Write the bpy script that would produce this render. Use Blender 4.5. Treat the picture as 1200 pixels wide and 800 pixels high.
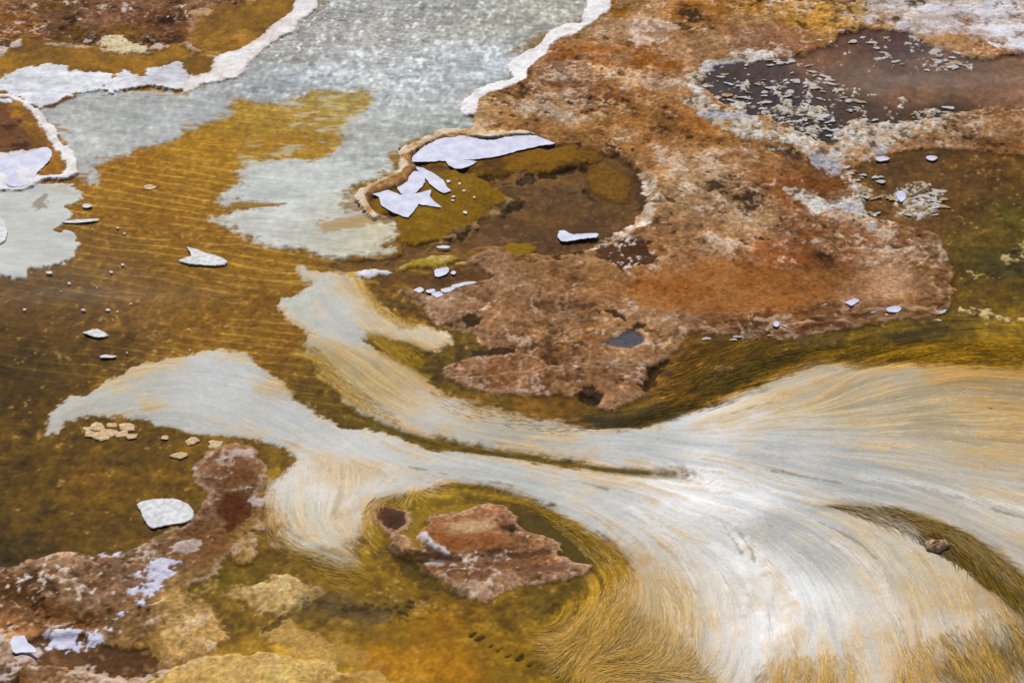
import bpy, math, random
import numpy as np
from mathutils import Vector

# ---------------------------------------------------------------- camera, sky, sun, exposure
scene = bpy.context.scene
for o in list(bpy.data.objects): bpy.data.objects.remove(o)
col = scene.collection
CAM_D, CAM_PITCH, HFOV = 9.0, math.radians(36.0), math.radians(25.0)
CAM = np.array([0.0, -CAM_D*math.cos(CAM_PITCH), CAM_D*math.sin(CAM_PITCH)])
cd = bpy.data.cameras.new('camera'); cam = bpy.data.objects.new('camera', cd); col.objects.link(cam)
cam.location = CAM; cam.rotation_euler = (math.pi/2 - CAM_PITCH, 0, 0)
cd.sensor_fit = 'HORIZONTAL'; cd.angle = HFOV; cd.clip_start = 0.1; cd.clip_end = 2000
scene.camera = cam
SUN_AZ, SUN_EL = math.radians(-9), math.radians(52)          # azimuth measured from +Y towards +X
world = bpy.data.worlds.new('World'); scene.world = world; world.use_nodes = True
wn = world.node_tree; bg = wn.nodes['Background']
sky = wn.nodes.new('ShaderNodeTexSky'); sky.sky_type = 'NISHITA'; sky.sun_disc = False
sky.sun_elevation = SUN_EL; sky.sun_rotation = SUN_AZ
wn.links.new(sky.outputs[0], bg.inputs[0]); bg.inputs[1].default_value = 0.06
sl = bpy.data.lights.new('sun', 'SUN'); sl.energy = 4.0; sl.angle = math.radians(0.6); sl.color = (1, .955, .89)
so = bpy.data.objects.new('sun', sl); col.objects.link(so)
sdir = Vector((math.sin(SUN_AZ)*math.cos(SUN_EL), math.cos(SUN_AZ)*math.cos(SUN_EL), math.sin(SUN_EL)))
so.rotation_euler = (-sdir).to_track_quat('-Z', 'Y').to_euler(); so.location = sdir*20
vs = scene.view_settings
vs.view_transform = 'Standard'; vs.look = 'None'; vs.exposure = 0.0; vs.gamma = 1.0; vs.use_curve_mapping = False

# ---------------------------------------------------------------- ground coordinates
TH = math.tan(HFOV/2)
def W(px, py, z=0.0):
    """photo point (1200 x 800) -> point on the horizontal plane at height z"""
    px = np.asarray(px, float); py = np.asarray(py, float)
    u = (px-600)/600*TH; v = (400-py)/600*TH
    c, s = math.cos(CAM_PITCH), math.sin(CAM_PITCH)
    dy = c + v*s; dz = -s + v*c
    t = (z-CAM[2])/dz
    return np.stack([CAM[0]+t*u, CAM[1]+t*dy], -1)

G = 0.0051
ZS = 0.5          # all relief is worked out at twice its size and halved at the end
X0, X1 = -2.85, 2.85
Y0 = float(W(600, 800)[1]) - 0.30; Y1 = float(W(600, 0)[1]) + 0.35
NX = int((X1-X0)/G)+1; NY = int((Y1-Y0)/G)+1
xs = (X0 + np.arange(NX)*G).astype(np.float32); ys = (Y0 + np.arange(NY)*G).astype(np.float32)
rng = np.random.default_rng(7)

# ---------------------------------------------------------------- noise on the grid
def _basis(n, s):
    t = np.arange(n)*(G/s); i = np.floor(t).astype(int); f = t-i; m = i.max()+4
    A = np.zeros((n, m), np.float32); r = np.arange(n)
    A[r, i] = (1-f)**3/6; A[r, i+1] = (3*f**3-6*f**2+4)/6
    A[r, i+2] = (-3*f**3+3*f**2+3*f+1)/6; A[r, i+3] = f**3/6
    return A
def vn(sx, sy=None):
    sy = sy or sx
    Ax = _basis(NX, sx); Ay = _basis(NY, sy)
    R = rng.standard_normal((Ay.shape[1], Ax.shape[1])).astype(np.float32)
    o = Ay @ R @ Ax.T
    return o/o.std()
def fbm(s, oct=4, gain=0.55, ax=1.0, ridged=False):
    o = 0; a = 1.0; t = 0
    for k in range(oct):
        n = vn(max(s*ax, G*1.2), max(s, G*1.2))
        if ridged: n = 0.8-np.abs(n)
        o = o + a*n; t += a*a; a *= gain; s *= 0.5
    return (o/math.sqrt(t)).astype(np.float32)
def ss(a, b, x):
    t = np.clip((x-a)/(b-a), 0, 1); return t*t*(3-2*t)
def S(r, g, b):
    c = np.array([r, g, b], np.float32)/255
    return np.where(c <= .04045, c/12.92, ((c+.055)/1.055)**2.4).astype(np.float32)

W1 = fbm(.10, 3); W2 = fbm(.035, 3, .6); W3 = fbm(.012, 2, .7)
V1 = fbm(.10, 3); V2 = fbm(.035, 3, .6)
F1 = fbm(.30, 5, .6); F2 = fbm(.12, 5, .65); F3 = fbm(.05, 3, .7); F4 = fbm(.02, 2, .8); F5 = fbm(.30, 5, .6, ax=2.2)
H1 = fbm(.14, 5, .6, ax=2.4); H2 = fbm(.06, 4, .65, ax=2.6); H3 = fbm(.02, 2, .8, ax=2.5)
RD = fbm(.09, 4, .6, ax=2.0, ridged=True); RD2 = fbm(.035, 3, .6, ax=1.8, ridged=True)
K1 = fbm(.18, 6, .78, ax=.95); K2 = fbm(.18, 6, .82, ax=1.1); K3 = fbm(.12, 5, .85, ax=.9); K4 = fbm(.06, 4, .95, ax=.75); K5 = fbm(.026, 3, 1.0, ax=.65)
KD = fbm(.06, 5, .8); vnF = fbm(.22, 3, .5, ax=1.6); KE = fbm(.28, 6, .75, ax=1.3)
WH = rng.standard_normal((NY, NX)).astype(np.float32)

# ---------------------------------------------------------------- outlines
def cat(pts, closed=True, n=3):
    p = np.asarray(pts, float); out = []
    N = len(p)
    for i in range(N if closed else N-1):
        if closed: a, b, c, d = p[(i-1) % N], p[i], p[(i+1) % N], p[(i+2) % N]
        else: a, b, c, d = p[max(i-1, 0)], p[i], p[i+1], p[min(i+2, N-1)]
        for k in range(n):
            t = k/n
            out.append(.5*((2*b)+(c-a)*t+(2*a-5*b+4*c-d)*t*t+(3*b-a-3*c+d)*t**3))
    if not closed: out.append(p[-1])
    return np.array(out)
def crop_of(w, pad):
    j0 = max(int((w[:, 0].min()-pad-X0)/G), 0); j1 = min(int((w[:, 0].max()+pad-X0)/G)+2, NX)
    i0 = max(int((w[:, 1].min()-pad-Y0)/G), 0); i1 = min(int((w[:, 1].max()+pad-Y0)/G)+2, NY)
    return i0, i1, j0, j1
def up(a, st, ny, nx):
    def lin(n, m):
        t = np.minimum(np.arange(n)/st, m-1-1e-4); i = t.astype(int); f = (t-i).astype(np.float32)
        A = np.zeros((n, m), np.float32); r = np.arange(n); A[r, i] = 1-f; A[r, i+1] = f; return A
    Ay = lin(ny, a.shape[0]); Ax = lin(nx, a.shape[1])
    if a.ndim == 2: return Ay @ a @ Ax.T
    return np.stack([Ay @ a[..., k] @ Ax.T for k in range(a.shape[-1])], -1)
def sdf(pts, z=0.0, pad=.08, closed=True, smooth=3):
    """signed distance in metres (positive inside) on a window of the grid"""
    p = np.asarray(pts, float)
    if smooth > 1: p = cat(p, closed, smooth)
    w = W(p[:, 0], p[:, 1], z*ZS).astype(np.float32)
    i0, i1, j0, j1 = crop_of(w, pad)
    st = 1 if (i1-i0)*(j1-j0) < 20000 else 2 if (i1-i0)*(j1-j0) < 120000 else 3
    ny = (i1-i0-1)//st+2; nx = (j1-j0-1)//st+2
    gx = (X0+(j0+np.arange(nx)*st)*G).astype(np.float32)[None, :]; gy = (Y0+(i0+np.arange(ny)*st)*G).astype(np.float32)[:, None]
    d2 = np.full((ny, nx), 1e9, np.float32); ins = np.zeros((ny, nx), bool)
    n = len(w)
    for k in range(n if closed else n-1):
        a = w[k]; b = w[(k+1) % n]; e = b-a; L = float(e@e)+1e-12
        t = np.clip(((gx-a[0])*e[0]+(gy-a[1])*e[1])/L, 0, 1)
        dx = gx-a[0]-t*e[0]; dy = gy-a[1]-t*e[1]
        np.minimum(d2, dx*dx+dy*dy, out=d2)
        if closed and abs(e[1]) > 1e-9:
            c = ((a[1] > gy) != (b[1] > gy)) & (gx < e[0]*(gy-a[1])/e[1]+a[0])
            ins ^= c
    d = np.sqrt(d2)
    if closed: d = np.where(ins, d, -d)
    else: d = -d
    if st > 1: d = up(d, st, i1-i0, j1-j0)
    else: d = d[:i1-i0, :j1-j0]
    return (slice(i0, i1), slice(j0, j1)), d
def splat(pts, z=0.0, p=3.0, st=8, soft=.03):
    """inverse-distance blend of (px, py, value...) marks over the whole grid"""
    a = np.array([list(q[:2])+list(np.ravel(q[2])) for q in pts], np.float32)
    w = W(a[:, 0], a[:, 1], z).astype(np.float32)
    ny = (NY-1)//st+2; nx = (NX-1)//st+2
    gx = (X0+np.arange(nx)*st*G).astype(np.float32)[None]; gy = (Y0+np.arange(ny)*st*G).astype(np.float32)[:, None]
    num = np.zeros((ny, nx, a.shape[1]-2), np.float32); den = np.zeros((ny, nx), np.float32)
    for k in range(len(a)):
        wt = ((gx-w[k, 0])**2+(gy-w[k, 1])**2+soft**2)**(-p/2)
        num += wt[..., None]*a[k, 2:]; den += wt
    return up(num/den[..., None], st, NY, NX)
def warp(a, amp):
    """shuffle a smooth field with noise so that its blends turn ragged"""
    i = np.clip(np.arange(NY)[:, None]+(W1*amp+V2*amp*.5)/G, 0, NY-1).astype(int)
    j = np.clip(np.arange(NX)[None, :]+(V1*amp*1.6+W2*amp*.8)/G, 0, NX-1).astype(int)
    return a[i, j]

# ---------------------------------------------------------------- painted state of the place
Z = np.zeros((NY, NX), np.float32); C = np.zeros((NY, NX, 3), np.float32)
WET = np.zeros((NY, NX), np.float32); ID = np.zeros((NY, NX), np.int16)
REG = []      # id -> (thing key, part name, material key, part label)
THINGS = {}   # key -> dict
def thing(key, name, label, cat_, group=None): THINGS[key] = dict(name=name, label=label, cat=cat_, group=group)
def rid(key, part, mat, label=None):
    REG.append((key, part, mat, label)); return len(REG)-1
def put(cr, m, colr=None, z=None, wet=None, idv=None, zadd=None):
    if colr is not None:
        cc = colr[cr] if getattr(colr, 'ndim', 1) == 3 and colr.shape[:2] == (NY, NX) else colr
        C[cr] += (cc-C[cr])*m[..., None]
    if z is not None:
        zz = z[cr] if getattr(z, 'shape', ()) == (NY, NX) else z
        Z[cr] += (zz-Z[cr])*m
    if zadd is not None: Z[cr] += zadd*m
    if wet is not None: WET[cr] += (wet-WET[cr])*m
    if idv is not None:
        s = ID[cr]; s[m > .5] = idv
FULL = (slice(0, NY), slice(0, NX))
def area(pts, z=0.0, rag=1.0, w=.004, pad=.08, smooth=3):
    cr, d = sdf(pts, z, pad, True, smooth)
    d = d + rag*(W1[cr]*.005+KD[cr]*.0075)
    return cr, d, ss(-w, w, d)
def line(pts, width, z=0.0, rag=1.0, w=.004, taper=None):
    cr, d = sdf(pts, z, .08, False, 3)
    d = d + width/2 + rag*(W1[cr]*.004+KD[cr]*.007)
    return cr, d, ss(-w, w, d)
def blob(px, py, rx, ry, z=0., rag=1.0, w=.006, n=14):
    a = np.linspace(0, 2*np.pi, n, endpoint=False)
    return area(np.stack([px+rx*np.cos(a), py+ry*np.sin(a)], -1), z, rag, w, smooth=1)

def rocky(cr, m, amt=1.0, pale=S(206, 176, 146), dark=S(84, 50, 22), relief=1.0, white=.75, pits=.75, hue=S(170, 108, 44)):
    """weathered crust: uneven value, pale bloom, rusty stain, white specks and dark pits, with relief to match"""
    k1, k2, k3, k4, k5, ke = K1[cr], K2[cr], K3[cr], K4[cr], K5[cr], KE[cr]
    put(cr, m*ss(-.2, 1.7, k2+.2*k5)*.28*amt, pale); put(cr, m*ss(.0, 1.8, k3-.3*k2)*.5*amt, dark)
    for fld, wdt in ((F1[cr]*.5+F2[cr]*.10+KD[cr]*.03, .035), (vnF[cr]*.55+KD[cr]*.03+.05*F3[cr], .04)):
        fr = fld-np.floor(fld); on = ss(-.7, .5, ke+.5*k2)
        put(cr, m*np.exp(-((fr-.5)/wdt)**2)*on*.62*amt*ss(-1.4, .2, k4), pale*.35+S(222, 200, 176)*.65); put(cr, m*np.exp(-((fr-.58)/.045)**2)*on*.5*amt, dark)
        Z[cr] += m*relief*.005*(fr-ss(.44, .58, fr))*on
    put(cr, m*ss(.2, 1.8, ke)*.35*amt, hue)
    C[cr] *= np.exp(m*amt*(.11*k1+.12*k5+.10*k4))[..., None]
    put(cr, m*ss(1.5, 2.4, k4+.5*k2)*white*amt, S(210, 194, 178)); put(cr, m*ss(1.6, 2.6, k3-.5*k4+.3*k5)*pits*amt, S(44, 28, 16))
    Z[cr] += m*relief*(k1*.0030+k4*.0022+k5*.0016+np.maximum(k2, 0)*.002)
# ======================================================================= flow of the mats
FLOW = [
 [(40, 500), (140, 462), (240, 450), (330, 478), (420, 510), (540, 548), (680, 582), (790, 615), (865, 665), (890, 730), (880, 830)],
 [(300, 505), (380, 530), (500, 556), (620, 585), (705, 628), (742, 672), (728, 715), (690, 765), (660, 815)],
 [(600, 570), (700, 605), (775, 660), (800, 715), (775, 780), (750, 830)],
 [(640, 560), (780, 590), (880, 630), (940, 690), (960, 760), (960, 830)],
 [(800, 558), (900, 580), (990, 625), (1060, 700), (1090, 830)],
 [(800, 552), (900, 567), (1000, 590), (1080, 640), (1140, 720), (1170, 830)],
 [(800, 540), (950, 562), (1100, 598), (1240, 660)], [(780, 520), (1000, 532), (1240, 565)],
 [(780, 512), (1000, 490), (1240, 480)],
 [(352, 318), (330, 360), (370, 405), (430, 450), (520, 485), (680, 510), (790, 505), (900, 478), (1000, 448), (1100, 438), (1240, 430)],
 [(380, 330), (410, 370), (450, 410), (520, 455), (620, 485)],
 [(960, 594), (1040, 598), (1110, 622), (1160, 662), (1230, 730)],
 [(690, 492), (760, 478), (830, 445), (900, 412), (1000, 392), (1100, 388), (1240, 395)],
 [(340, 535), (326, 575), (322, 612), (338, 640), (370, 655), (410, 668)],
 [(400, 545), (380, 590), (385, 630), (420, 660)], [(480, 560), (440, 590), (430, 625), (460, 660)],
 [(505, 570), (570, 566), (640, 590), (700, 625), (735, 655)],
 [(60, 130), (160, 130), (330, 100), (600, 60)], [(100, 230), (250, 215), (420, 180), (540, 140)], [(100, 300), (250, 290), (420, 280)],
 [(20, 400), (200, 390), (330, 410)], [(620, 760), (560, 740), (450, 750)], [(800, 820), (760, 790), (700, 780)], [(1100, 780), (1130, 830)], [(1040, 780), (1050, 830)]]
fp = []
for ln in FLOW:
    q = cat(ln, False, 6); w = W(q[:, 0], q[:, 1]); t = np.gradient(w, axis=0)
    t /= np.linalg.norm(t, axis=1)[:, None]
    for k in range(len(q)): fp.append((q[k, 0], q[k, 1], t[k]))
VF = splat(fp, p=3.2, soft=.03)
VF /= np.linalg.norm(VF, axis=-1, keepdims=True)+1e-6
ang = (F1*.10+F2*.05)
ca, sa = np.cos(ang), np.sin(ang)
VX = (VF[..., 0]*ca-VF[..., 1]*sa).astype(np.float32); VY = (VF[..., 0]*sa+VF[..., 1]*ca).astype(np.float32)
LI0, LI1 = 0, int((float(W(600, 250)[1])-Y0)/G)
def lic(n, L, step=1.0):
    """smear noise along the flow"""
    sub = (slice(LI0, LI1), slice(0, NX)); n0 = n[sub]; vx = VX[sub]*step; vy = VY[sub]*step
    ny, nx = n0.shape; acc = n0.astype(np.float32).copy(); nf = np.ascontiguousarray(n0).ravel()
    vxf = np.ascontiguousarray(vx).ravel(); vyf = np.ascontiguousarray(vy).ravel()
    for sgn in (1, -1):
        x = np.tile(np.arange(nx, dtype=np.float32), ny); y = np.repeat(np.arange(ny, dtype=np.float32), nx)
        idx = np.arange(nx*ny)
        for k in range(L):
            x += sgn*vxf[idx]; y += sgn*vyf[idx]
            np.clip(x, 0, nx-1, out=x); np.clip(y, 0, ny-1, out=y)
            idx = (y+.5).astype(np.int32)*nx+(x+.5).astype(np.int32)
            acc += nf[idx].reshape(ny, nx)
    o = np.zeros((NY, NX), np.float32); acc -= acc.mean(); o[sub] = acc/acc.std(); return o
LIC1 = lic(WH, 16)                       # single strands
LIC2 = lic(vn(.016), 22, 1.5)            # bundles of strands
LIC3 = lic(vn(.045), 24, 2.6)            # broad folds

# ======================================================================= 0  stream bed
B = rid('bed', 'stream_bed', 'bed')
amber, amberL, brown, dolive, olive = S(142, 98, 14), S(168, 126, 30), S(112, 78, 34), S(74, 54, 10), S(98, 76, 12)
bedcol = splat([(150, 190, amber), (230, 170, S(158, 118, 26)), (330, 140, S(160, 130, 52)), (400, 120, S(160, 140, 80)), (200, 240, S(136, 94, 16)), (300, 170, S(156, 114, 22)),
 (200, 300, S(128, 90, 20)), (330, 300, S(132, 94, 16)), (120, 300, S(120, 86, 36)), (60, 350, S(104, 76, 38)), (150, 370, S(114, 82, 38)), (20, 330, S(110, 82, 46)),
 (250, 390, S(120, 84, 18)), (330, 400, S(118, 80, 12)), (30, 430, S(62, 44, 10)), (100, 420, S(78, 56, 14)), (0, 480, S(72, 52, 8)), (1100, 240, S(84, 54, 22)), (1150, 200, S(88, 58, 24)), (30, 560, S(84, 62, 12)), (120, 560, S(110, 78, 16)),
 (150, 530, S(96, 70, 12)), (60, 620, S(90, 66, 14)), (10, 650, S(60, 46, 16)), (140, 640, S(98, 72, 22)), (200, 560, S(112, 82, 18)), (190, 500, S(100, 74, 10)), (270, 640, S(104, 76, 14)), (330, 540, S(120, 92, 26)),
 (380, 450, S(96, 72, 12)), (450, 500, S(88, 70, 10)), (600, 532, S(90, 72, 10)), (700, 545, S(90, 74, 12)),
 (430, 310, S(118, 82, 20)), (480, 300, S(104, 72, 22)), (490, 370, S(110, 78, 12)), (540, 400, S(92, 70, 10)), (500, 430, S(80, 62, 6)), (560, 465, S(100, 74, 8)), (640, 480, S(110, 76, 14)), (720, 490, S(78, 60, 4)),
 (790, 440, S(112, 76, 20)), (830, 420, S(120, 84, 20)), (860, 440, S(70, 58, 4)), (900, 410, S(104, 78, 14)), (960, 395, S(92, 70, 10)), (1040, 400, S(98, 78, 10)), (1100, 390, S(88, 70, 8)), (1160, 400, S(124, 98, 14)), (1000, 415, S(120, 92, 12)),
 (1190, 420, S(150, 116, 26)), (1150, 280, S(84, 66, 18)), (1190, 310, S(70, 64, 26)), (1180, 250, S(78, 68, 14)), (1150, 340, S(96, 70, 12)), (1060, 200, S(90, 62, 30)), (1120, 220, S(86, 60, 28)), (1190, 200, S(96, 68, 24)), (1060, 250, S(108, 74, 34)),
 (240, 690, S(98, 78, 18)), (280, 730, S(126, 98, 34)), (300, 750, S(138, 106, 34)), (250, 680, S(90, 74, 14)), (360, 740, S(146, 112, 30)), (400, 720, S(108, 84, 28)), (370, 715, S(112, 90, 48)), (450, 715, S(92, 74, 24)), (420, 670, S(120, 92, 16)), (470, 690, S(116, 86, 14)),
 (440, 770, S(160, 112, 14)), (520, 780, S(158, 110, 16)), (540, 730, S(132, 96, 14)), (600, 720, S(112, 84, 12)), (640, 720, S(80, 64, 8)), (620, 760, S(132, 100, 16)), (600, 790, S(126, 96, 18)), (660, 770, S(84, 68, 8)), (480, 740, S(132, 98, 18)),
 (640, 615, S(78, 62, 6)), (680, 640, S(74, 58, 4)), (480, 595, S(112, 90, 10)), (360, 780, S(176, 138, 44)), (300, 780, S(182, 144, 52)), (850, 830, S(150, 112, 24)), (1150, 830, S(120, 92, 14)), (-60, 760, S(110, 80, 30)), (-60, 400, S(90, 66, 20)), (1260, 340, S(76, 66, 18))], p=3.4)
bedcol = warp(bedcol, .02)*np.array([.98, .93, .7], np.float32)
Z[:] = -.015+F1*.003+F2*.002
# bed ripples standing in for water caustics, bright lines painted on their crests
ph = fbm(.35, 4, .55, ax=2.5)
yy = ys[:, None]; xx = xs[None, :]
rip = np.sin((yy*.97+xx*.22)*2*np.pi/.056 + ph*3.2)
rip2 = np.sin((yy*.99+xx*.10)*2*np.pi/.027 + ph*5+F2*1.2)
up_m = splat([(150, 190, 1.), (250, 160, 1.), (350, 140, .9), (230, 260, 1.), (330, 300, .8), (120, 330, .5), (60, 380, .15), (280, 390, .5), (30, 500, 0.), (200, 600, 0.), (500, 400, 0.), (800, 430, 0.), (500, 750, 0.), (1100, 250, 0.), (1100, 600, 0.), (700, 240, 0.), (450, 60, .4)])[..., 0]
crest = np.maximum(rip, 0)**4
C[:] = bedcol
CAUST = (crest*.8+np.maximum(rip2, 0)**3*.5*ss(-.6, .8, F2))
Z += up_m*(rip*.0022+rip2*.0008+crest*.0015)
C += (S(208, 166, 66)-C)*(np.clip(CAUST, 0, 1)*up_m*.55*ss(-1.0, .8, H1+F3*.5+.3*K5))[..., None]
C *= np.exp(up_m*.07*(K5+vn(.010, .007)))[..., None]
rest = (1-up_m)
C *= (1+rest*(H2*.10+F4*.09+F3*.08)+.05*F4)[..., None]
Z += rest*(F3*.0016+F4*.0010)
m = ss(.2, 1.8, K1)*rest*.24; C += (S(72, 52, 6)-C)*m[..., None]
C *= np.exp((.10*K3+.12*K5+.08*K4)*(.35+.65*rest))[..., None]; Z += (K4*.0012+K5*.0008)*rest
m = ss(1.9, 2.8, K5+.4*K3)*.5; C += (S(176, 142, 84)-C)*m[..., None]
# pebbled dark floor on the left
cr, d, m = area([(-80, 330), (60, 322), (150, 335), (180, 380), (140, 420), (40, 410), (-80, 420)], rag=3, w=.08)
put(cr, m*ss(-.2, .7, vn(.03, .035)[cr]+.4*F4[cr])*.55, S(80, 54, 20), zadd=-.004)
WET[:] = .55

# ======================================================================= upper channel: pale mat under thin water
thing('chan', 'microbial_mat', 'silvery grey mat under rippling water in the channel between the white rims', 'microbial mat')
CH = rid('chan', 'mat_sheet', 'mat')
UP1 = [(375, -60), (375, 0), (363, 13), (341, 30), (317, 47), (297, 64), (282, 75), (270, 89), (243, 96), (216, 105), (182, 102), (148, 106), (98, 104), (71, 118), (44, 127), (55, 140), (70, 160), (86, 185), (92, 204),
 (113, 211), (116, 192), (145, 182), (162, 174), (189, 165), (209, 152), (233, 142), (263, 132), (263, 121), (280, 113), (304, 115), (338, 118), (368, 106), (400, 108), (430, 105), (434, 116), (413, 133), (400, 146), (395, 165), (381, 182), (338, 184), (304, 189), (287, 197), (284, 211), (262, 222), (246, 236), (263, 243),
 (277, 237), (329, 239), (300, 243), (251, 251), (270, 260), (290, 272), (324, 287), (365, 297), (400, 300), (425, 298), (462, 297), (464, 289), (444, 286), (462, 278), (470, 262), (445, 250), (420, 236), (418, 224), (460, 200), (470, 175), (500, 158), (560, 152), (550, 125), (600, 90), (610, 62), (650, 35), (690, 25), (700, 0), (700, -60)]
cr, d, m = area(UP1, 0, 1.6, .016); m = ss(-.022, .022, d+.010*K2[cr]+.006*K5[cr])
chcol = splat([(330, 60, S(150, 150, 147)), (400, 30, S(142, 143, 140)), (450, 40, S(150, 151, 147)), (560, 20, S(166, 168, 160)), (640, 20, S(168, 167, 155)), (400, 85, S(178, 184, 188)), (480, 80, S(190, 198, 203)), (500, 105, S(194, 202, 206)), (560, 85, S(188, 196, 200)), (560, 115, S(182, 187, 188)), (150, 130, S(158, 160, 158)), (200, 130, S(170, 172, 172)), (100, 160, S(172, 174, 172)), (330, 90, S(166, 172, 176)),
 (420, 170, S(168, 170, 164)), (500, 140, S(158, 162, 160)), (330, 215, S(188, 192, 190)), (300, 265, S(196, 198, 192)), (400, 260, S(184, 184, 172)), (450, 270, S(196, 190, 164)), (370, 190, S(178, 182, 178))], p=3)  # bluish marks put the water's sheen into the mat colour
chz = -.006+.002*F1+.0018*H2
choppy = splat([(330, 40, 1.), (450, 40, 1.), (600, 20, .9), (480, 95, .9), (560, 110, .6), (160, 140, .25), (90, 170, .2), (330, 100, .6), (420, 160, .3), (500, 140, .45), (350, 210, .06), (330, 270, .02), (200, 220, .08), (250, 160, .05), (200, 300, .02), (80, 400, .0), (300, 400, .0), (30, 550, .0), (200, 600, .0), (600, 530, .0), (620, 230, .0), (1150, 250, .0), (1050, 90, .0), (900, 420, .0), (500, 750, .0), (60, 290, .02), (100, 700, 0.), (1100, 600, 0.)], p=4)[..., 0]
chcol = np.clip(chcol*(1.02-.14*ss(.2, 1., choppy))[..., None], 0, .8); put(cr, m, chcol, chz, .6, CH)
gap = m*ss(.35, 1.1, -H1[cr]+.6*H3[cr]+.25*RD2[cr])*ss(.02, -.01, d-.05)   # torn edges show amber
put(cr, gap*.8, bedcol)
C[cr] *= 1+(m*(H3[cr]*.05+H2[cr]*.06+np.minimum(CAUST[cr], 1)*.10-.03)*(1+.8*choppy[cr]))[..., None]
glint = vn(.009, .017)[cr]+.5*vn(.016, .03)[cr]; C[cr] *= np.exp(m*((K5[cr]*.05+K4[cr]*.03)*(.3+2.0*choppy[cr])+glint*(.03+.17*choppy[cr])))[..., None]; put(cr, m*choppy[cr]*ss(1.5, 2.4, glint)*.6, S(222, 226, 228))  # grain and white specks painted in for sun glints on the water
m = m*ss(-.3, 1.4, H1[cr])*.14; put(cr, m, S(140, 134, 110))
cr, d, m = area([(360, 104), (430, 104), (436, 118), (412, 140), (400, 170), (330, 186), (280, 190), (300, 150), (330, 125)], 0, 2, .02)   # amber fading through
put(cr, m*.45*ss(-1, 1, H2[cr]), S(160, 132, 54)); put(cr, m*ss(.2, 1.4, H3[cr]+H2[cr]*.6)*.5, S(190, 188, 170))
cr, d, m = area([(272, 236), (300, 236), (335, 238), (300, 242), (275, 241)], 0, .4); put(cr, m, S(140, 106, 40), -.012, .6, B)
cr, d, m = area([(372, 262), (400, 252), (432, 252), (440, 262), (410, 268), (385, 272)], 0, 1.5, .012); put(cr, m*.7, S(160, 122, 44))

thing('lmat', 'microbial_mat', 'pale grey mat lobe below the white rimmed terrace at the left bank', 'microbial mat')
LM = rid('lmat', 'mat_sheet', 'mat')
cr, d, m = area([(-90, 218), (12, 220), (50, 214), (84, 216), (92, 233), (79, 241), (87, 250), (74, 260), (66, 268), (79, 273), (90, 290), (83, 302), (64, 308), (40, 314), (26, 325), (0, 320), (-90, 330)], 0, 1.3)
put(cr, m, S(186, 187, 182), -.0035+F2*.0012+H2*.001, .55, LM)
C[cr] *= 1+(m*(H3[cr]*.03+H2[cr]*.05))[..., None]; put(cr, m*ss(.4, 1.5, F2[cr])*.35, S(168, 150, 110))
put(cr, m*ss(.016, .0, d)*.5, S(214, 214, 212), zadd=.003)
cr, d, m = area([(38, 236), (52, 228), (56, 240), (44, 246)], 0, 2, .01); put(cr, m*.6, S(110, 90, 44))

# ======================================================================= big white mats: tongue + fan
thing('fan', 'bacterial_mat', 'huge white and gold filament mat whose two tongues join and sweep into a fan', 'bacterial mat')
FA = rid('fan', 'mat_sheet', 'fibre')
FT = rid('fan', 'mat_tongue', 'fibre', 'white upper tongue curling round the brown island')
AL = rid('fan', 'algae_streak', 'fibre', 'olive green streak of algae through the white mat')
matcol = splat([(80, 485, S(186, 184, 172)), (150, 460, S(184, 184, 176)), (260, 450, S(190, 192, 190)), (330, 490, S(186, 188, 186)), (430, 530, S(192, 192, 188)), (380, 570, S(202, 198, 190)), (350, 600, S(194, 186, 168)), (600, 560, S(184, 185, 180)), (540, 545, S(186, 186, 180)),
 (720, 580, S(186, 186, 182)), (760, 560, S(204, 202, 198)), (820, 575, S(212, 212, 212)), (880, 590, S(206, 206, 206)), (900, 620, S(176, 176, 172)), (960, 650, S(178, 178, 174)), (820, 640, S(192, 192, 188)), (880, 660, S(206, 206, 204)), (930, 690, S(208, 208, 208)), (900, 740, S(210, 208, 206)), (960, 740, S(200, 196, 188)), (850, 700, S(200, 192, 178)),
 (1050, 740, S(198, 188, 172)), (1030, 650, S(196, 184, 162)), (1100, 690, S(192, 178, 152)), (1000, 560, S(176, 177, 174)), (900, 530, S(180, 182, 180)), (760, 520, S(182, 184, 182)), (1100, 560, S(182, 178, 168)), (1180, 590, S(190, 184, 172)), (1150, 520, S(186, 168, 134)), (1100, 480, S(184, 166, 130)), (1190, 460, S(182, 158, 112)), (1000, 470, S(180, 170, 146)), (930, 470, S(190, 180, 158)),
 (860, 490, S(200, 200, 198)), (600, 505, S(180, 174, 158)), (500, 480, S(190, 184, 172)), (440, 450, S(180, 164, 122)), (400, 390, S(186, 186, 180)), (360, 350, S(188, 188, 178)), (420, 360, S(190, 190, 182)), (480, 395, S(196, 184, 158)), (370, 430, S(176, 160, 112)), (780, 700, S(190, 172, 136)), (720, 740, S(176, 150, 98)), (760, 780, S(182, 158, 108))], p=3.2)
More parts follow.
